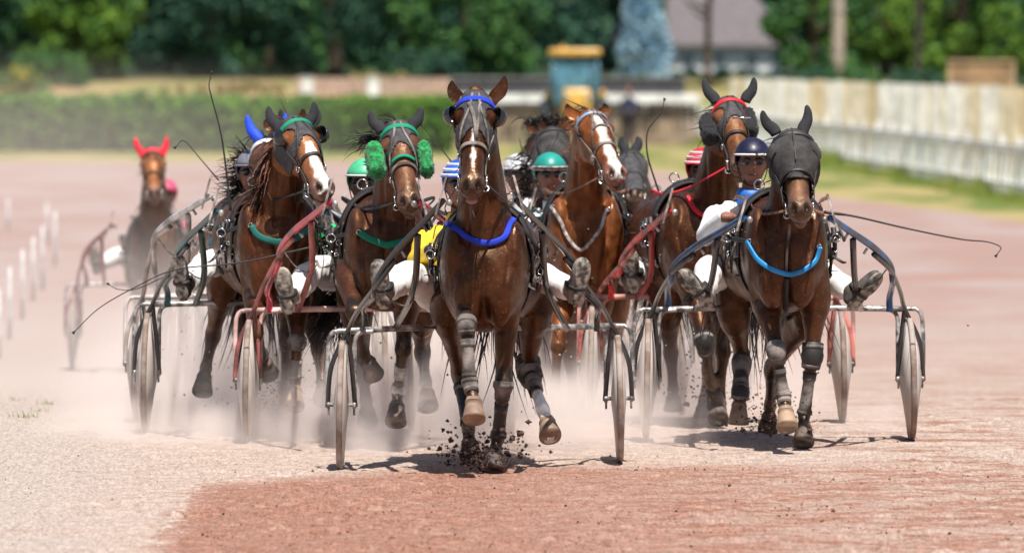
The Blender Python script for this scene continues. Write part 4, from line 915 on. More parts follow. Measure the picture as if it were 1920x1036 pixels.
    if helm:
        mb = MB(); c = head + V(0, 0, .035) - fw * .008; v, f = ellip(c, (lt, fw, V(0, 0, 1)), (.103, .126, .112), 30, 18)
        # open front below the brow
        loc = v - c; q = (loc @ fw > .035) & (loc[:, 2] < .002); q2 = loc[:, 2] < -.085
        keep = [ff for ff in f if not any(q[i] for i in ff) and not any(q2[i] for i in ff)]; mb.add(v, keep); ho = mb.build('helmet', hm, o); sm_ = ho.modifiers.new('s', 'SOLIDIFY'); sm_.thickness = .010; sm_.offset = 1
        if peak:
            mb = MB(); P = [c + lt * (.092 * math.sin(t)) + fw * (.055 + .085 * math.cos(t)) + V(0, 0, .015) for t in np.linspace(-1.5, 1.5, 14)]; mb.add(*tube(P, (.020, .006), 8)); mb.build('helmet_peak', visor or hm, ho)
        if hband: mb = MB(); P = [c + lt * (.108 * math.sin(t)) + fw * (.131 * math.cos(t)) + V(0, 0, .014) for t in np.linspace(-2.4, 2.4, 26)]; mb.add(*tube(P, (.014, .005), 8, None, (0, 0, 1))); mb.build('helmet_band', hband, ho)
        if stripes:
            for zz in (.022, .052, .080):
                k = math.sqrt(1 - (zz / .112) ** 2); mb = MB(); P = [c + lt * (.106 * k * math.sin(t)) + fw * (.129 * k * math.cos(t)) + V(0, 0, zz) for t in np.linspace(0, 6.28, 34)]; mb.add(*tube(P, (.0085, .004), 8, None, (0, 0, 1))); mb.build('helmet_stripe', stripes, ho)
        if star:
            d = nrm(fw * .75 + lt * .25 + V(0, 0, .75)); pc = c + V(d @ lt * .103, 0, 0) + fw * (d @ fw) * .126 + V(0, 0, d[2] * .112) + d * .012; u = nrm(np.cross(V(0, 0, 1), d)); w2 = np.cross(d, u); vs = []
            for k_ in (0, .004):
                for q in range(10): rr_ = .036 if q % 2 == 0 else .014; a_ = math.pi / 2 + q * math.pi / 5; vs.append(pc + u * math.cos(a_) * rr_ + w2 * math.sin(a_) * rr_ + d * k_)
            mb = MB(); mb.add(vs, [tuple(range(10, 20)), tuple(range(9, -1, -1))] + [(q, (q + 1) % 10, 10 + (q + 1) % 10, 10 + q) for q in range(10)]); mb.build('helmet_star', star, ho, smooth=False)
        mb = MB(); mb.add(*tube([head + lt * -.088 - V(0, 0, .02), head + lt * -.06 - V(0, 0, .10) + fw * .03, head - V(0, 0, .128) + fw * .05, head + lt * .06 - V(0, 0, .10) + fw * .03, head + lt * .088 - V(0, 0, .02)], (.010, .003), 8, 16, (0, 1, 0))); mb.build('chin_strap', leather, ho)
    if vox < .0115:
        mb = MB(); mb.add(*tube([head + fw * .088 - V(0, 0, .064) + lt * q for q in (-.024, 0, .024)], (.0035, .006), 8, 7)); mb.build('lips', lipm, o)
    if glasses:
        mb = MB()
        for s in (-1, 1): mb.add(*ellip(head + fw * .083 + lt * s * .034 + V(0, 0, .012), (lt, fw, V(0, 0, 1)), (.033, .016, .022), 14, 8))
        mb.add(*tube([head + lt * -.084 + fw * .02 + V(0, 0, .015), head + fw * .097 + V(0, 0, .018), head + lt * .084 + fw * .02 + V(0, 0, .015)], (.006, .004), 6, 10)); mb.build('glasses', goggle, o)
    return o
def whip(label, pts, Y, r0=.007, Y1=None, tip=True):
    Y1 = Y if Y1 is None else Y1; n = len(pts); P = [W(x, y, Y + (Y1 - Y) * i / (n - 1)) for i, (x, y) in enumerate(pts)]; o = root('whip', P[0], label, 'whip', 'driving whips')
    A = resamp(np.array(P), 30); rr = np.linspace(r0, .0022, 30); rr[:4] = r0 * 1.3; mb = MB(); mb.add(*sweep(A, rr, (1, .1, .2), 7)); mb.build('stock', leather, o)
    if tip: mb = MB(); d = nrm(A[-1] - A[-3]); mb.add(*tube([A[-1], A[-1] + d * .02], [.004, .009], 6)); mb.build('lash_tip', leather, o)
    return o
def atx(px, Y): return (px - 960) * Y / F
# ------------------------------------------------------------ the field, nearest first
def dleg(cxp, Yc, gy, ph=0, hid=False, rumpx=0):
    """default trot: list of four legs in photo pixels, cxp centre, gy ground row"""
    s = F / Yc
    def j(x, z, dy): return (cxp + x * s, gy - z * s, dy)
    fl = ('fore', [j(-.14, .95, .2), j(-.13, .78, -.2), j(-.12, .46, -.22), j(-.12, .37, -.28), j(-.12, .29, -.32)])
    fr = ('fore', [j(.14, .92, .2), j(.13, .50, .15), j(.12, .20, .25), j(.12, .11, .2), j(.12, .02, .15)])
    hl = ('hind', [j(-.16 + rumpx, .90, 1.15), j(-.14 + rumpx, .55, 1.5), j(-.12 + rumpx, .22, 1.3), j(-.12 + rumpx, .12, 1.25), j(-.12 + rumpx, .03, 1.2)])
    hr = ('hind', [j(.16 + rumpx, .90, 1.2), j(.14 + rumpx, .62, 1.65), j(.13 + rumpx, .38, 1.9), j(.13 + rumpx, .30, 2.0), j(.13 + rumpx, .22, 2.05)])
    if ph: 
        m = lambda L: (L[0], [(2 * cxp - x, y, d) for x, y, d in L[1]])
        return [m(fr), m(fl), m(hr), m(hl)]
    return [fl, fr, hl, hr]

# --- leading horse
H1 = make_horse('leading bay horse with blue browband, blinker cups and blue breast collar, mouth open', 908, 44.7, (892, 176), (885, 350), [
  ('fore', [(872, 548, .25), (874, 606, -.15), (881, 716, -.2), (888, 752, -.25), (889, 792, -.3)]),
  ('fore', [(950, 560, .2), (944, 720, .08), (934, 818, .2), (927, 850, .15), (923, 884, .1)]),
  ('hind', [(842, 570, 1.15), (862, 700, 1.5), (878, 800, 1.35), (880, 830, 1.3), (884, 858, 1.25)]),
  ('hind', [(1003, 565, 1.1), (990, 690, 1.3), (1018, 768, 1.0), (1026, 790, .95), (1033, 822, .88)])],
  rump=.06, ear=[(846, 151, 863, 190), (948, 142, 924, 188)], blaze=(.38, .78, .013, .009, 0), hood=(-.03, .50, .007, hoodm, .048), hoofs=[hoofm, hoofd, hoofd, hoofm], socks=(3,), vox=.011, lift=-.01)
harness(H1, collar=[(840, 419), (862, 436), (911, 456), (948, 441), (962, 414)], cm=bluec, cw=.033)
bridle(H1, bluec, dusty); cups(H1); reins(H1, hands=(H1.x0, 46.1, H1.g + 1.2))
strap(H1, [(880, 195), (890, 225), (893, 262)], .020, dusty, 'face_strap', .016, res=5); strap(H1, [(899, 195), (896, 225), (893, 262)], .014, dusty, 'face_strap', .017, res=5)
for a_, b_, m_ in ((15, 20, dusty), (21, 29, dusty), (30, 35, dusty)): boot(H1, 0, a_, b_, m_, ('knee_boot' if a_ == 15 else 'tendon_boot'))
boot(H1, 1, 15, 21, dusty, 'knee_boot'); boot(H1, 1, 22, 31, leather, 'tendon_boot'); boot(H1, 3, 13, 20, dusty, 'knee_boot', .018); boot(H1, 3, 21, 24, dusty, 'tendon_boot'); boot(H1, 2, 20, 29, leather, 'tendon_boot')
b = MB(); b.add(*ellip(H1.HL(1.02, 0, -.085), (H1.a, H1.l, H1.n), (.022, .030, .012))); b.build('tongue', mat('tongue_pink', (.45, .22, .20), .4), H1.o)
cart('black and silver sulky of the leading horse, nearest to the camera', (atx(640, 45.4), 45.4), (atx(1160, 46.1), 46.1), blackp, tipx=.19, bend=(.545, 1.02), lens=.040, shaftr=.0155)
# --- right horse with the mesh mask
H2 = make_horse('dark bay horse in a grey mesh face mask, with bright blue breast collar', 1475, 47.0, (1484, 250), (1501, 392), [
  ('fore', [(1436, 560, .25), (1456, 660, -.12), (1469, 742, -.1), (1473, 770, -.15), (1477, 812, -.22)]),
  ('fore', [(1528, 560, .2), (1523, 668, .15), (1508, 776, .2), (1507, 800, .15), (1506, 832, .1)]),
  ('hind', [(1376, 575, 1.2), (1391, 668, 1.35), (1388, 738, 1.05), (1386, 758, 1.05), (1384, 795, 1.05)]),
  ('hind', [(1515, 570, 1.2), (1448, 690, 1.7), (1444, 760, 2.0), (1442, 780, 2.05), (1440, 800, 2.1)])],
  colour=DBAY * 1.15, facec=V(.11, .052, .03), rump=-.10, ear=[(1428, 208, 1453, 247), (1514, 197, 1506, 245)], earcov=earb, hood=(-.04, .60, .017, meshm, 0), hoofs=[hoofm, hoofd, hoofm, hoofd], vox=.011, width=1.0, neckp=(1480, 450, 47.2), lift=.0, hc=1.04)
harness(H2, collar=[(1404, 452), (1430, 494), (1481, 515), (1522, 495), (1536, 462)], cm=bluel, cw=.028)
bridle(H2, leather, leather, .028, cross=False); reins(H2, hands=(H2.x0 - .2, 48.3, H2.g + 1.15), m=tan)
strap(H2, [(1481, 418), (1478, 470), (1476, 515)], .016, dusty, 'martingale_strap', .012); strap(H2, [(1477, 520), (1475, 560), (1473, 596)], .034, leather, 'belly_strap', .014, .008)
hstrap(H2, [(.60, -100), (.52, -50), (.485, 0), (.52, 50), (.60, 100)], .016, leather, 'mask_trim', .005, .018)
hstrap(H2, [(.03, 0), (.2, 0), (.34, 0), (.47, 0)], .007, leather, 'mask_seam', .002, .040)
for s_ in (-1, 1): hstrap(H2, [(.30, 40 * s_), (.36, 75 * s_), (.44, 100 * s_)], .008, leather, 'mask_seam', .003, .040)
boot(H2, 0, 14, 21, dusty, 'knee_boot'); boot(H2, 0, 22, 29, dusty, 'tendon_boot'); boot(H2, 0, 30, 35, dusty, 'fetlock_boot')
boot(H2, 1, 12, 20, leather, 'knee_boot', .014); boot(H2, 1, 21, 31, dusty, 'tendon_boot'); boot(H2, 2, 19, 27, dusty, 'tendon_boot', .014); boot(H2, 2, 29, 34, leather, 'fetlock_boot', .012)
cart('sulky with bright blue shaft tops behind the horse in the mesh mask', (atx(1213, 48.0), 48.0), (atx(1707, 48.15), 48.15), mat('blue_shaft_paint', (.01, .12, .38), .3, coat=.4, c2=(.03, .04, .06), vscale=9), fk=blackp, tipx=.235, tipz=1.28, bend=(.60, 1.0))
# --- horse behind with red browband
H3 = make_horse('bay horse with red browband and square black cheek pads behind the navy helmet', 1312, 49.7, (1367, 186), (1392, 308), [
  ('fore', [(1300, 545, .2), (1320, 640, -.12), (1331, 708, .1), (1338, 730, .15), (1343, 756, .2)]),
  ('fore', [(1352, 560, .2), (1356, 660, .1), (1350, 745, .2), (1348, 765, .15), (1346, 788, .1)]),
  ('hind', [(1250, 560, 1.2), (1258, 660, 1.5), (1262, 730, 1.5), (1262, 745, 1.5), (1262, 765, 1.5)]),
  ('hind', [(1330, 560, 1.2), (1330, 690, 1.6), (1320, 750, 1.9), (1318, 765, 1.9), (1316, 785, 1.9)])],
  rump=-.12, ear=[(1319, 147, 1341, 188), (1415, 146, 1399, 186)], earcov=earb, hood=(-.03, .45, .007, hoodm, .05), face=(.15, -1, .4), vox=.012, neckp=(1332, 420, 49.95), facec=V(.17, .065, .03))
harness(H3, collar=[(1290, 372), (1305, 398), (1322, 408), (1345, 412)], cm=redc_, cw=.03)
bridle(H3, redc_, leather); reins(H3, hands=(H3.x0, 51.1, H3.g + 1.2), m=redc_)
fuzz(H3, W(1329, 243, H3.Yc - .2), (.050, .105, .05), blackf); fuzz(H3, W(1404, 232, H3.Yc - .2), (.045, .105, .05), blackf)
b = MB(); b.add(*tube([W(1372, 222, H3.Yc - .38), W(1408, 220, H3.Yc - .38)], .006, 8)); b.build('pole_rod', chrome, H3.o)
boot(H3, 0, 14, 21, leather, 'knee_boot', .009)
cart('red sulky of the horse with the red browband', (atx(1108, 50.9), 50.9), (atx(1577, 50.7), 50.7), mat('red_paint', (.50, .03, .03), .35, coat=.3, var=.3, vscale=12), fk=mat('pink_faded_paint', (.52, .17, .14), .55, var=.3, vscale=12), bar=mat('pink_bar', (.62, .30, .26), .55, var=.25), tipx=.30, tipz=1.28, bend=(.56, .98), sm2=mat('dark_red_paint', (.33, .03, .03), .4))
# --- chestnut with white blaze
H4 = make_horse('chestnut horse with a broad white blaze and plain bridle, head turned right', 1098, 51.0, (1106, 210), (1158, 325), [
  ('fore', [(1055, 565, .2), (1046, 650, -.1), (1041, 715, 0), (1042, 738, 0), (1040, 768, 0)]),
  ('fore', [(1125, 565, .2), (1110, 660, .1), (1095, 735, .2), (1093, 752, .15), (1090, 780, .1)]),
  ('hind', [(1062, 560, 1.2), (1070, 670, 1.5), (1075, 745, 1.4), (1075, 760, 1.35), (1075, 778, 1.3)]),
  ('hind', [(1150, 560, 1.2), (1150, 670, 1.6), (1150, 735, 1.8), (1150, 750, 1.9), (1150, 765, 1.9)])],
  colour=CHE * .72, points=CHE * .4, face=(.34, -1, .30), ear=[(1062, 195, 1083, 220), (1134, 194, 1127, 218)], blaze=(.10, 1.0, .030, .040, 0), mane=hairc, vox=.0115, hoofs=[hoofm] * 4, facec=CHE * .95, muzzle=V(.30, .16, .13), socks=(1,), neckp=(1095, 420, 51.25))
harness(H4, collar=[(1037, 388), (1060, 432), (1086, 470), (1118, 440), (1141, 392)], cm=greys, cw=.022)
bridle(H4, mat('pale_blue_band', (.25, .35, .5), .4), dusty, .006, cross=True, bandw=.022); reins(H4, hands=(H4.x0 - .25, 52.0, H4.g + 1.2), m=tan)
hstrap(H4, [(.36, -30), (.32, 0), (.36, 40)], .010, dusty, 'face_strap')
cart('sulky with dusty teal shafts behind the chestnut with the blaze', (atx(868, 52.8), 52.8), (atx(1276, 52.8), 52.8), teal, fk=steel, tipx=.24, tipz=1.30)
# --- green cheeked horse
H5 = make_horse('dark bay horse with bright green sheepskin cheek rolls and green breast collar', 722, 47.0, (745, 232), (767, 378), [
  ('fore', [(655, 515, .2), (664, 585, -.2), (682, 662, .1), (690, 678, .15), (700, 700, .2)]),
  ('fore', [(762, 560, .2), (756, 655, .1), (746, 735, .2), (744, 760, .15), (742, 795, .1)]),
  ('hind', [(668, 570, 1.2), (680, 680, 1.5), (686, 750, 1.4), (688, 770, 1.35), (690, 795, 1.3)]),
  ('hind', [(790, 570, 1.2), (792, 660, 1.5), (798, 715, 1.2), (800, 735, 1.1), (803, 765, 1.05)])],
  colour=DBAY * 1.3, ear=[(693, 209, 714, 243), (790, 201, 772, 238)], earcov=earb, hood=(-.03, .42, .007, hoodm, .050), hoofs=[hoofd] * 4, vox=.011, facec=V(.12, .05, .03), rump=-.04, tail=(-.9, 0), neckp=(738, 420, 47.25))
harness(H5, collar=[(673, 435), (700, 452), (729, 459), (758, 452), (777, 436)], cm=greenc, cw=.038)
bridle(H5, greenc, dusty); reins(H5, hands=(H5.x0, 48.8, H5.g + 1.2))
fuzz(H5, W(704, 301, H5.Yc - .28), (.052, .115, .05), greenf); fuzz(H5, W(798, 299, H5.Yc - .28), (.038, .110, .05), greenf)
hstrap(H5, [(.50, -40), (.47, 0), (.50, 40)], .02, greenc, 'nose_pad', .006, .014)
boot(H5, 1, 22, 25, bandw, 'bandage'); boot(H5, 1, 27, 30, bandw, 'bandage'); boot(H5, 2, 18, 24, dusty, 'hock_boot')
mb = MB()
for i in range(46): mb.add(*strand(W(706 + rng.normal(0, 6), 262 + rng.normal(0, 5), H5.Yc - .02), V(-1, .1, .28) + rng.normal(0, .14, 3), rng.uniform(.08, .22), .004, .5, -.9, 6))
mb.build('forelock', hairb, H5.o)
mb = MB()
for i in range(130): mb.add(*strand(W(648 + rng.normal(0, 6), 545 + rng.normal(0, 9), H5.Yc + 1.6), V(-.55, -.1, -.8) + rng.normal(0, .2, 3), rng.uniform(.25, .42), .006, .35, -.3, 6))
mb.build('tail', hairb, H5.o)
cart('glossy pink and red sulky of the horse with green cheek rolls', (atx(465, 47.9), 47.9), (atx(955, 47.95), 47.95), mat('crimson_gloss', (.52, .03, .07), .25, coat=.6, var=.3), fk=mat('faded_crimson', (.40, .14, .13), .5, var=.3), bar=mat('pinkish_bar', (.60, .38, .35), .55, var=.25), tipx=.245, tipz=1.37, bend=(.53, 1.10), sm2=mat('faded_red_strut', (.36, .12, .11), .5))
# --- left bay with white blaze
H6 = make_horse('bay horse with white blaze, dark hood and green browband, head turned right', 518, 48.1, (551, 224), (610, 352), [
  ('fore', [(482, 550, .2), (478, 625, -.2), (490, 668, .1), (496, 680, .15), (503, 698, .2)]),
  ('fore', [(556, 560, .2), (557, 640, -.12), (553, 712, -.1), (552, 732, -.14), (551, 766, -.2)]),
  ('hind', [(420, 520, 1.2), (400, 625, 1.5), (386, 690, 1.3), (383, 705, 1.25), (379, 738, 1.2)]),
  ('hind', [(580, 560, 1.2), (598, 655, 1.5), (604, 715, 1.4), (605, 730, 1.35), (606, 752, 1.3)])],
  colour=BAY * 1.35, points=V(.10, .045, .03), face=(.40, -1, .30), rump=-.14, ear=[(502, 200, 522, 240), (590, 191, 578, 233)], earcov=earb, hood=(-.03, .44, .008, hoodm, .050), blaze=(.40, 1.0, .030, .045, 0), mane=hairr, hoofs=[hoofd, hoofm, hoofd, hoofd], vox=.011, facec=V(.22, .085, .035), muzzle=V(.2, .12, .11), neckp=(516, 410, 48.35))
harness(H6, collar=[(470, 422), (490, 445), (525, 453), (560, 445), (583, 422)], cm=teal, cw=.036)
bridle(H6, greenc, leather, .009); cups(H6); reins(H6, hands=(H6.x0 - .25, 48.9, H6.g + 1.2))
boot(H6, 1, 15, 19, dusty, 'knee_boot'); boot(H6, 1, 23, 29, dusty, 'tendon_boot'); boot(H6, 0, 22, 30, dusty, 'tendon_boot')
mb = MB()
for i in range(150):
    k = rng.uniform(0, 1); mb.add(*strand(W(520 - 25 * k + rng.normal(0, 4), 262 + 110 * k, H6.Yc + .02 + .1 * k), V(-.45, -.2, -.55) + rng.normal(0, .16, 3), rng.uniform(.12, .30), .006, .4, -.7, 6))
mb.build('side_mane', hairr, H6.o)
cart('dark teal sulky of the left horse with the green browband', (atx(275, 49.2), 49.2), (atx(769, 49.2), 49.2), mat('dark_teal_paint', (.02, .12, .14), .3, coat=.3, c2=(.02, .04, .05)), fk=blackp, tipx=.31, tipz=1.30, bend=(.56, 1.03), sm2=mat('dark_green_strut', (.03, .06, .05), .4))
# --- horses behind, mostly hidden
H7 = make_horse('bay horse with blue ear covers and white browband behind the left bay', 495, 49.6, (500, 262), (512, 390), dleg(495, 49.6, 800), colour=DBAY * 1.4, ear=[(462, 216, 486, 264), (538, 212, 522, 252)], earcov=mat('blue_ear_cloth', (.01, .07, .75), .6, bump=.4), vox=.016, fine=False, facec=V(.12, .05, .03), rump=-.12)
harness(H7); bridle(H7, whitec, leather); reins(H7, hands=(H7.x0, 51.2, H7.g + 1.2), m=greenc)
mb = MB()
for i in range(230):
    k = rng.uniform(0, 1); mb.add(*strand(W(478 - 8 * k + rng.normal(0, 5), 285 + 95 * k, H7.Yc + .05), V(-1, .15, .12) + rng.normal(0, .25, 3), rng.uniform(.10, .26), .005, .5, -.35, 6))
mb.build('flying_mane', hairb, H7.o)
cart('white sulky behind the dark teal one at left', (atx(257, 50.8), 50.8), (atx(722, 50.8), 50.8), mat('silver_white_paint', (.60, .60, .60), .35, metal=.3, var=.25), fk=mat('cream_tube', (.52, .46, .43), .5, var=.25), bar=mat('cream_bar', (.58, .52, .50), .5), tipx=.26, tipz=1.36, bend=(.60, 1.12), detail=True)
H8 = make_horse('far bay horse with bright red ear covers, alone at the left in the dust', 289, 75.0, (286, 285), (289, 362), dleg(289, 75.0, 700), colour=DBAY * 1.0, face=(0, -1, .45), ear=[(253, 258, 268, 291), (313, 256, 304, 290)], earcov=mat('red_ear_cloth', (.80, .015, .04), .6), facec=V(.26, .10, .04), vox=.017, fine=False, muzzle=V(.12, .10, .10))
harness(H8); bridle(H8, leather, leather); reins(H8, hands=(H8.x0, 76.6, H8.g + 1.2))
mb = MB(); mb.add(*ellip(H8.HL(.0, 0, .0), (H8.l, H8.a, H8.n), (.075, .045, .03))); mb.build('hood', bpy.data.materials['red_ear_cloth'], H8.o)
cart('dark red sulky of the far horse with red ears', (atx(137, 76.4), 76.4), (atx(437, 76.4), 76.4), mat('maroon_paint', (.26, .03, .05), .4), tipx=.30, tipz=1.32, rise=.02)
H9 = make_horse('bay horse with bare ears and dark forelock behind the teal-helmeted driver, the farther of two', 1015, 56.0, (1018, 250), (1008, 345), dleg(1015, 56.0, 745), colour=BAY, ear=[(996, 222, 1004, 248), (1045, 212, 1034, 240)], vox=.017, fine=False)
harness(H9); bridle(H9, leather, leather); reins(H9)
H10 = make_horse('bay horse with a black net over its forehead just above the teal helmet', 1060, 53.6, (1044, 245), (1050, 345), dleg(1060, 53.6, 765, 1), colour=BAY, ear=[(1014, 226, 1030, 248), (1062, 218, 1055, 240)], hood=(-.02, .7, .010, meshm, 0), vox=.017, fine=False, face=(.5, -1, .3))
harness(H10); bridle(H10, leather, leather, .014); reins(H10)
mb = MB()
for i in range(170): mb.add(*strand(W(1038 + rng.normal(0, 22), 232 + rng.normal(0, 5), 54.2), V(rng.normal(0, .6), .1, .5), rng.uniform(.05, .14), .006, .8, -1.5, 5))
mb.build('forelock', hairb, H10.o); mb = MB()
for i in range(120): mb.add(*strand(W(990 + rng.normal(0, 8), 290 + rng.uniform(-10, 80), 54.4), V(-.5, .1, -.4) + rng.normal(0, .3, 3), rng.uniform(.06, .16), .006, .8, -.5, 5))
mb.build('side_mane', hairb, H10.o)
H11 = make_horse('blackish horse in a black hood to the right of the chestnut', 1195, 57.5, (1181, 287), (1190, 365), dleg(1195, 57.5, 735), colour=DBAY * .9, facec=V(.02, .018, .02), ear=[(1166, 255, 1172, 283), (1197, 256, 1191, 282)], earcov=earb, hood=(-.03, .9, .008, hoodm, 0), vox=.017, fine=False, rump=.08)
harness(H11); bridle(H11, leather, leather, .010); reins(H11, m=mat('yellow_rein', (.8, .55, .02), .5))
H12 = make_horse('horse with bare orange-brown ears hidden behind the left bay', 540, 54.0, (533, 240), (545, 345), dleg(540, 54.0, 765), colour=BAY * 1.3, ear=[(499, 222, 512, 240), (569, 204, 557, 236)], vox=.018, fine=False)
harness(H12); bridle(H12, leather, leather)
H13 = make_horse('farthest horse behind the left bay, only its black ear covers showing', 572, 57.5, (562, 240), (570, 335), dleg(572, 57.5, 735, 1), colour=DBAY, ear=[(525, 205, 540, 240), (597, 203, 586, 236)], earcov=earb, vox=.018, fine=False)
harness(H13); bridle(H13, leather, leather)
cart('pale dusty sulky whose left wheel stands just left of the dark lifted hind leg', (atx(327, 54.6), 54.6), (atx(760, 54.6), 54.6), steel, fk=mat('rusty_tube', (.32, .22, .18), .6), tipx=.3, tipz=1.3)
cart('pale sulky whose left wheel is the second one behind the dark teal sulky', (atx(358, 55.2), 55.2), (atx(785, 55.2), 55.2), steel, fk=mat('green_grey_tube', (.16, .18, .16), .6), tipx=.3, tipz=1.3)
cart('grey sulky with its right wheel seen between the red sulky and the blue one', (atx(828, 55.0), 55.0), (atx(1248, 55.0), 55.0), steel, tipx=.3, tipz=1.2)
cart('teal and pale sulky of the blackish horse', (atx(1000, 58.8), 58.8), (atx(1400, 58.8), 58.8), teal, fk=steel, tipx=.3, tipz=1.28)

# ------------------------------------------------------------ drivers
def drv(label, hx, hy, Y, cxp, jm, hm, fl=None, fr=None, **k):
    g = gz(Y); cx = atx(cxp, Y); hd = W(hx, hy, Y + .12); hips = V(cx, Y + .15, g + .90)
    fl = W(*fl) if fl else V(cx - .50, Y - .70, g + .95); fr = W(*fr) if fr else V(cx + .50, Y - .70, g + .95)
    k.setdefault('hands', (cx * .5 + hd[0] * .5, Y - .38, g + 1.20)); hands = k.pop('hands')
    return person(label, hd, hips, (fl, fr), hands, jm, hm, **k)
yel = mat('yellow_silk', (.85, .58, .02), .6, bump=.3, bscale=20); grn = mat('green_silk', (.0, .42, .12), .6, bump=.3, bscale=20); wht = mat('white_silk', (.80, .82, .84), .65, bump=.35, bscale=18, var=.05)
blackm = mat('black_cloth', (.02, .02, .025), .7)
drv('driver of the leading horse in a blue and white helmet and yellow jacket', 864, 348, 45.95, 862, yel, mat('blue_helmet', (.02, .12, .62), .3, coat=.4), fl=(720, 548, 45.1), fr=(1078, 545, 45.3), stripes=whitec, vox=.011)
drv('driver in navy helmet and white jacket leaning out beside the masked horse', 1411, 306, 48.15, 1400, wht, mat('navy_silk_helmet', (.012, .012, .045), .45, bump=.5, bscale=12, coat=.1), fl=(1318, 550, 47.5), fr=(1603, 552, 47.6), hands=(W(1362, 404, 47.75), W(1545, 402, 48.0)), visor=whitec, pad=mat('blue_neck_cloth', (.02, .14, .5), .5), vox=.010, toeout=.85, bootm=mat('dark_boot', (.05, .045, .045), .6, c2=(.14, .12, .11), vscale=14))
drv('driver in red and white striped helmet half hidden behind the horse with red browband', 1317, 322, 51.1, 1328, blackm, mat('red_helmet', (.7, .03, .06), .4), stripes=whitec, fl=(1190, 520, 50.3), fr=(1485, 540, 50.3))
drv('driver in teal helmet and dark glasses looking out beside the chestnut horse', 1031, 330, 52.2, 1062, mat('teal_white_silk', (.02, .45, .42), .6, c2=(.7, .75, .78), vscale=7), mat('teal_helmet', (.02, .30, .25), .4), hband=greys, visor=blackm, fl=(925, 525, 51.6), fr=(1182, 525, 51.6), vox=.011, face=(.12, -1, 0))
drv('driver in mint green helmet with a dark star behind the green-cheeked horse', 683, 345, 48.7, 690, grn, mat('mint_helmet', (.08, .50, .26), .4), visor=whitec, star=blackm, vox=.011, fl=(540, 560, 47.6), fr=(850, 560, 47.8), bootm=mat('cream_boot', (.40, .36, .27), .8, var=.35, vscale=14))
drv('driver in grey helmet with goggles beside the left bay horse', 474, 326, 49.5, 498, mat('blue_green_silk', (.02, .16, .30), .6), mat('grey_helmet', (.20, .20, .24), .3, coat=.4), fl=(345, 535, 48.6), fr=(640, 550, 48.6), bootm=mat('brown_mud_boot', (.09, .07, .06), .8, var=.4, vscale=12))
drv('driver of the far horse with red ears, in pink and white', 312, 366, 76.5, 295, mat('pink_silk', (.75, .06, .2), .6), mat('pink_helmet', (.55, .08, .16), .5), vox=.016)
drv('driver in a plain white helmet seen left of the teal helmet', 972, 330, 55.4, 1000, wht, mat('white_helmet', (.75, .76, .8), .4), vox=.015)
drv('driver in yellow sleeves in front of the blackish horse, low behind the red shaft', 1225, 405, 58.8, 1215, yel, mat('blue_helmet_b', (.05, .12, .5), .4), vox=.016)
# spectator by the rail
sx, sY = atx(1176, 262), 259.0
person('person in dark clothes standing by the rail to the right of the tractor', (sx, sY, 1.08), (sx, sY, .30), ((sx - .12, sY, -.50), (sx + .12, sY, -.50)), (sx, sY - .22, .45), mat('navy_shirt', (.02, .025, .06), .8), blackm, vox=.02, group=None, legm=mat('dark_trousers', (.02, .02, .03), .8), helm=False, glasses=False, soleface=False, cat='person')

# ------------------------------------------------------------ whips
whip('long upright whip at left with a kinked tip', [(432, 395), (427, 345), (415, 255), (396, 180), (392, 160), (396, 140)], 48.2)
whip('curved whip arching up right of the chestnut horse', [(1246, 390), (1232, 350), (1214, 290), (1215, 245), (1238, 215), (1245, 190)], 50.6)
whip('thin whip reaching out far to the right of the masked horse', [(1540, 397), (1600, 405), (1700, 428), (1800, 448), (1850, 453), (1876, 463), (1870, 476)], 47.6)
whip('thin whip behind the upright one pointing up left toward the red-eared horse', [(410, 338), (375, 297), (345, 264), (331, 274)], 50.5, .004)
whip('thin pale whip left of the leading horse head', [(850, 308), (820, 270), (791, 236)], 51.0, .004)
whip('long whip trailing down to the left across the far sulky', [(590, 462), (450, 492), (330, 505), (250, 540), (185, 578), (141, 620)], 47.4, .005)
whip('short curled whip trailing left above the dust', [(430, 482), (340, 505), (260, 540), (222, 542), (206, 534)], 50.0, .004)

# ------------------------------------------------------------ kicked up dirt
def spray(label, n, cx, cy, Y, sx, sy, s0, m, up=1.0, name='dirt_spray'):
    mb = MB()
    for i in range(n):
        a = rng.uniform(0, math.pi); q = abs(rng.normal(0, 1)); px = cx + math.cos(a) * q * sx; py = cy - math.sin(a) * q * sy * up + rng.uniform(0, 12); Yq = Y + rng.normal(0, .25)
        p = W(px, py, Yq); p[2] = max(p[2], gz(Yq) + .004); crumb(mb, p, s0 * rng.lognormal(0, .55))
    tag(mb.build(name, m, smooth=False), label, 'dirt', kind='stuff')
dm = mat('wet_dirt', (.065, .032, .028), .9, var=.4, vscale=20)
spray('bigger clods of earth thrown up at the feet of the leading horse', 330, 902, 868, 44.9, 56, 44, .0048, dm)
spray('dark clods of earth flying up round the hooves of the leading horse', 620, 905, 866, 45.0, 50, 48, .0042, dm)
spray('small clods flying up under the masked horse', 420, 1445, 806, 47.3, 42, 60, .0038, dm, 1.0)
spray('fine pale grit flying behind the left horses', 520, 520, 760, 49.0, 120, 90, .0030, mat('grit', (.34, .22, .18), .9), 1.0)
spray('fine grit flying round the bodies of the leading horses', 260, 960, 700, 48.5, 260, 260, .0026, mat('grit_pale', (.45, .33, .28), .9), 1.0)
spray('grit flying under the horse with the red browband', 300, 1330, 750, 50.2, 50, 80, .0034, mat('grit_brown', (.22, .12, .1), .9), 1.0)

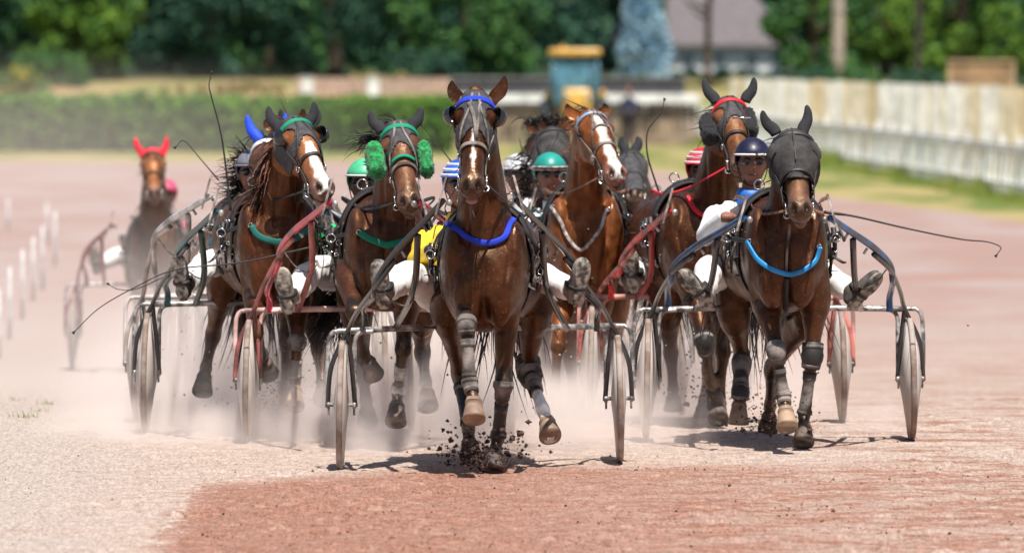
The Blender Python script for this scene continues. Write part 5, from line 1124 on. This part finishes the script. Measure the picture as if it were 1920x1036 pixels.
# ------------------------------------------------------------ dust in the air
def dust(label, x0, x1, y0, y1, ztop, dens, ns=1.6, col=(1.0, .92, .89), thr=(.38, .7), zpow=2.0, zb=None):
    zb = min(gz(y0), gz(y1)) - ztop * .7 if zb is None else zb; c = V((x0 + x1) / 2, (y0 + y1) / 2, (zb + ztop) / 2); hh = V((x1 - x0) / 2, (y1 - y0) / 2, (ztop - zb) / 2)
    v, f = ellip(V(0, 0, 0), XYZ, (1, 1, 1), 32, 20); v = v * hh * 1.0
    mb = MB(); mb.add(v + c, f); 
    m = bpy.data.materials.new('airborne_dust'); m.use_nodes = True; t = m.node_tree; t.nodes.remove(t.nodes['Principled BSDF']); L = t.links.new
    pv = t.nodes.new('ShaderNodeVolumePrincipled'); L(pv.outputs[0], t.nodes['Material Output'].inputs['Volume']); pv.inputs['Color'].default_value = (*col, 1); pv.inputs['Anisotropy'].default_value = -.05
    tc = t.nodes.new('ShaderNodeTexCoord'); mp = t.nodes.new('ShaderNodeMapping'); mp.inputs['Scale'].default_value = tuple(1 / hh); L(tc.outputs['Object'], mp.inputs[0])
    ln = t.nodes.new('ShaderNodeVectorMath'); ln.operation = 'LENGTH'; L(mp.outputs[0], ln.inputs[0])
    mr = t.nodes.new('ShaderNodeMapRange'); mr.inputs[1].default_value = 1.0; mr.inputs[2].default_value = .25; mr.interpolation_type = 'SMOOTHSTEP'; L(ln.outputs['Value'], mr.inputs[0])
    n = t.nodes.new('ShaderNodeTexNoise'); n.inputs['Scale'].default_value = ns; n.inputs['Detail'].default_value = 3; n.inputs['Distortion'].default_value = .4; L(tc.outputs['Object'], n.inputs['Vector'])
    m2 = t.nodes.new('ShaderNodeMapRange'); m2.inputs[1].default_value = thr[0]; m2.inputs[2].default_value = thr[1]; L(n.outputs[0], m2.inputs[0])
    mu = t.nodes.new('ShaderNodeMath'); mu.operation = 'MULTIPLY'; L(mr.outputs[0], mu.inputs[0]); L(m2.outputs[0], mu.inputs[1])
    m3 = t.nodes.new('ShaderNodeMath'); m3.operation = 'MULTIPLY'; L(mu.outputs[0], m3.inputs[0]); m3.inputs[1].default_value = dens; L(m3.outputs[0], pv.inputs['Density'])
    o = mb.build('dust_cloud', m, None, True, origin=c); return tag(o, label, 'dust', kind='stuff')
dust('low dust billowing behind the leading sulky', -1.9, 1.3, 46.0, 49.4, .66, 3.8, 2.4, thr=(.42, .64))
dust('dust boiling under the left horses', -3.0, .2, 47.6, 56.5, 1.0, 1.7, 1.8, thr=(.40, .66))
dust('broad veil of dust trailing at the left around the far horse', -6.5, .5, 53, 73.5, 1.3, .065, .9, thr=(.35, .65))
dust('thin haze of dust hanging over the far left of the track', -22, 1.5, 84, 225, 2.6, .006, .12, thr=(.2, .7))
dust('dust skimming the ground under the two left sulkies', -2.9, -.6, 46.5, 51.5, .30, 2.6, 2.6, thr=(.38, .66))
dust('tall pale cloud of dust between the left horses and the leader', -2.9, 1.0, 49.2, 58, 1.45, .55, 1.3, thr=(.35, .65))
dust('dust under the chestnut horse and the red sulky', -.5, 2.3, 48.8, 57, .8, 1.0, 1.6)
dust('small puff of dust by the right wheel of the blue sulky', 1.75, 2.45, 48.2, 50.5, .30, 1.0, 3)
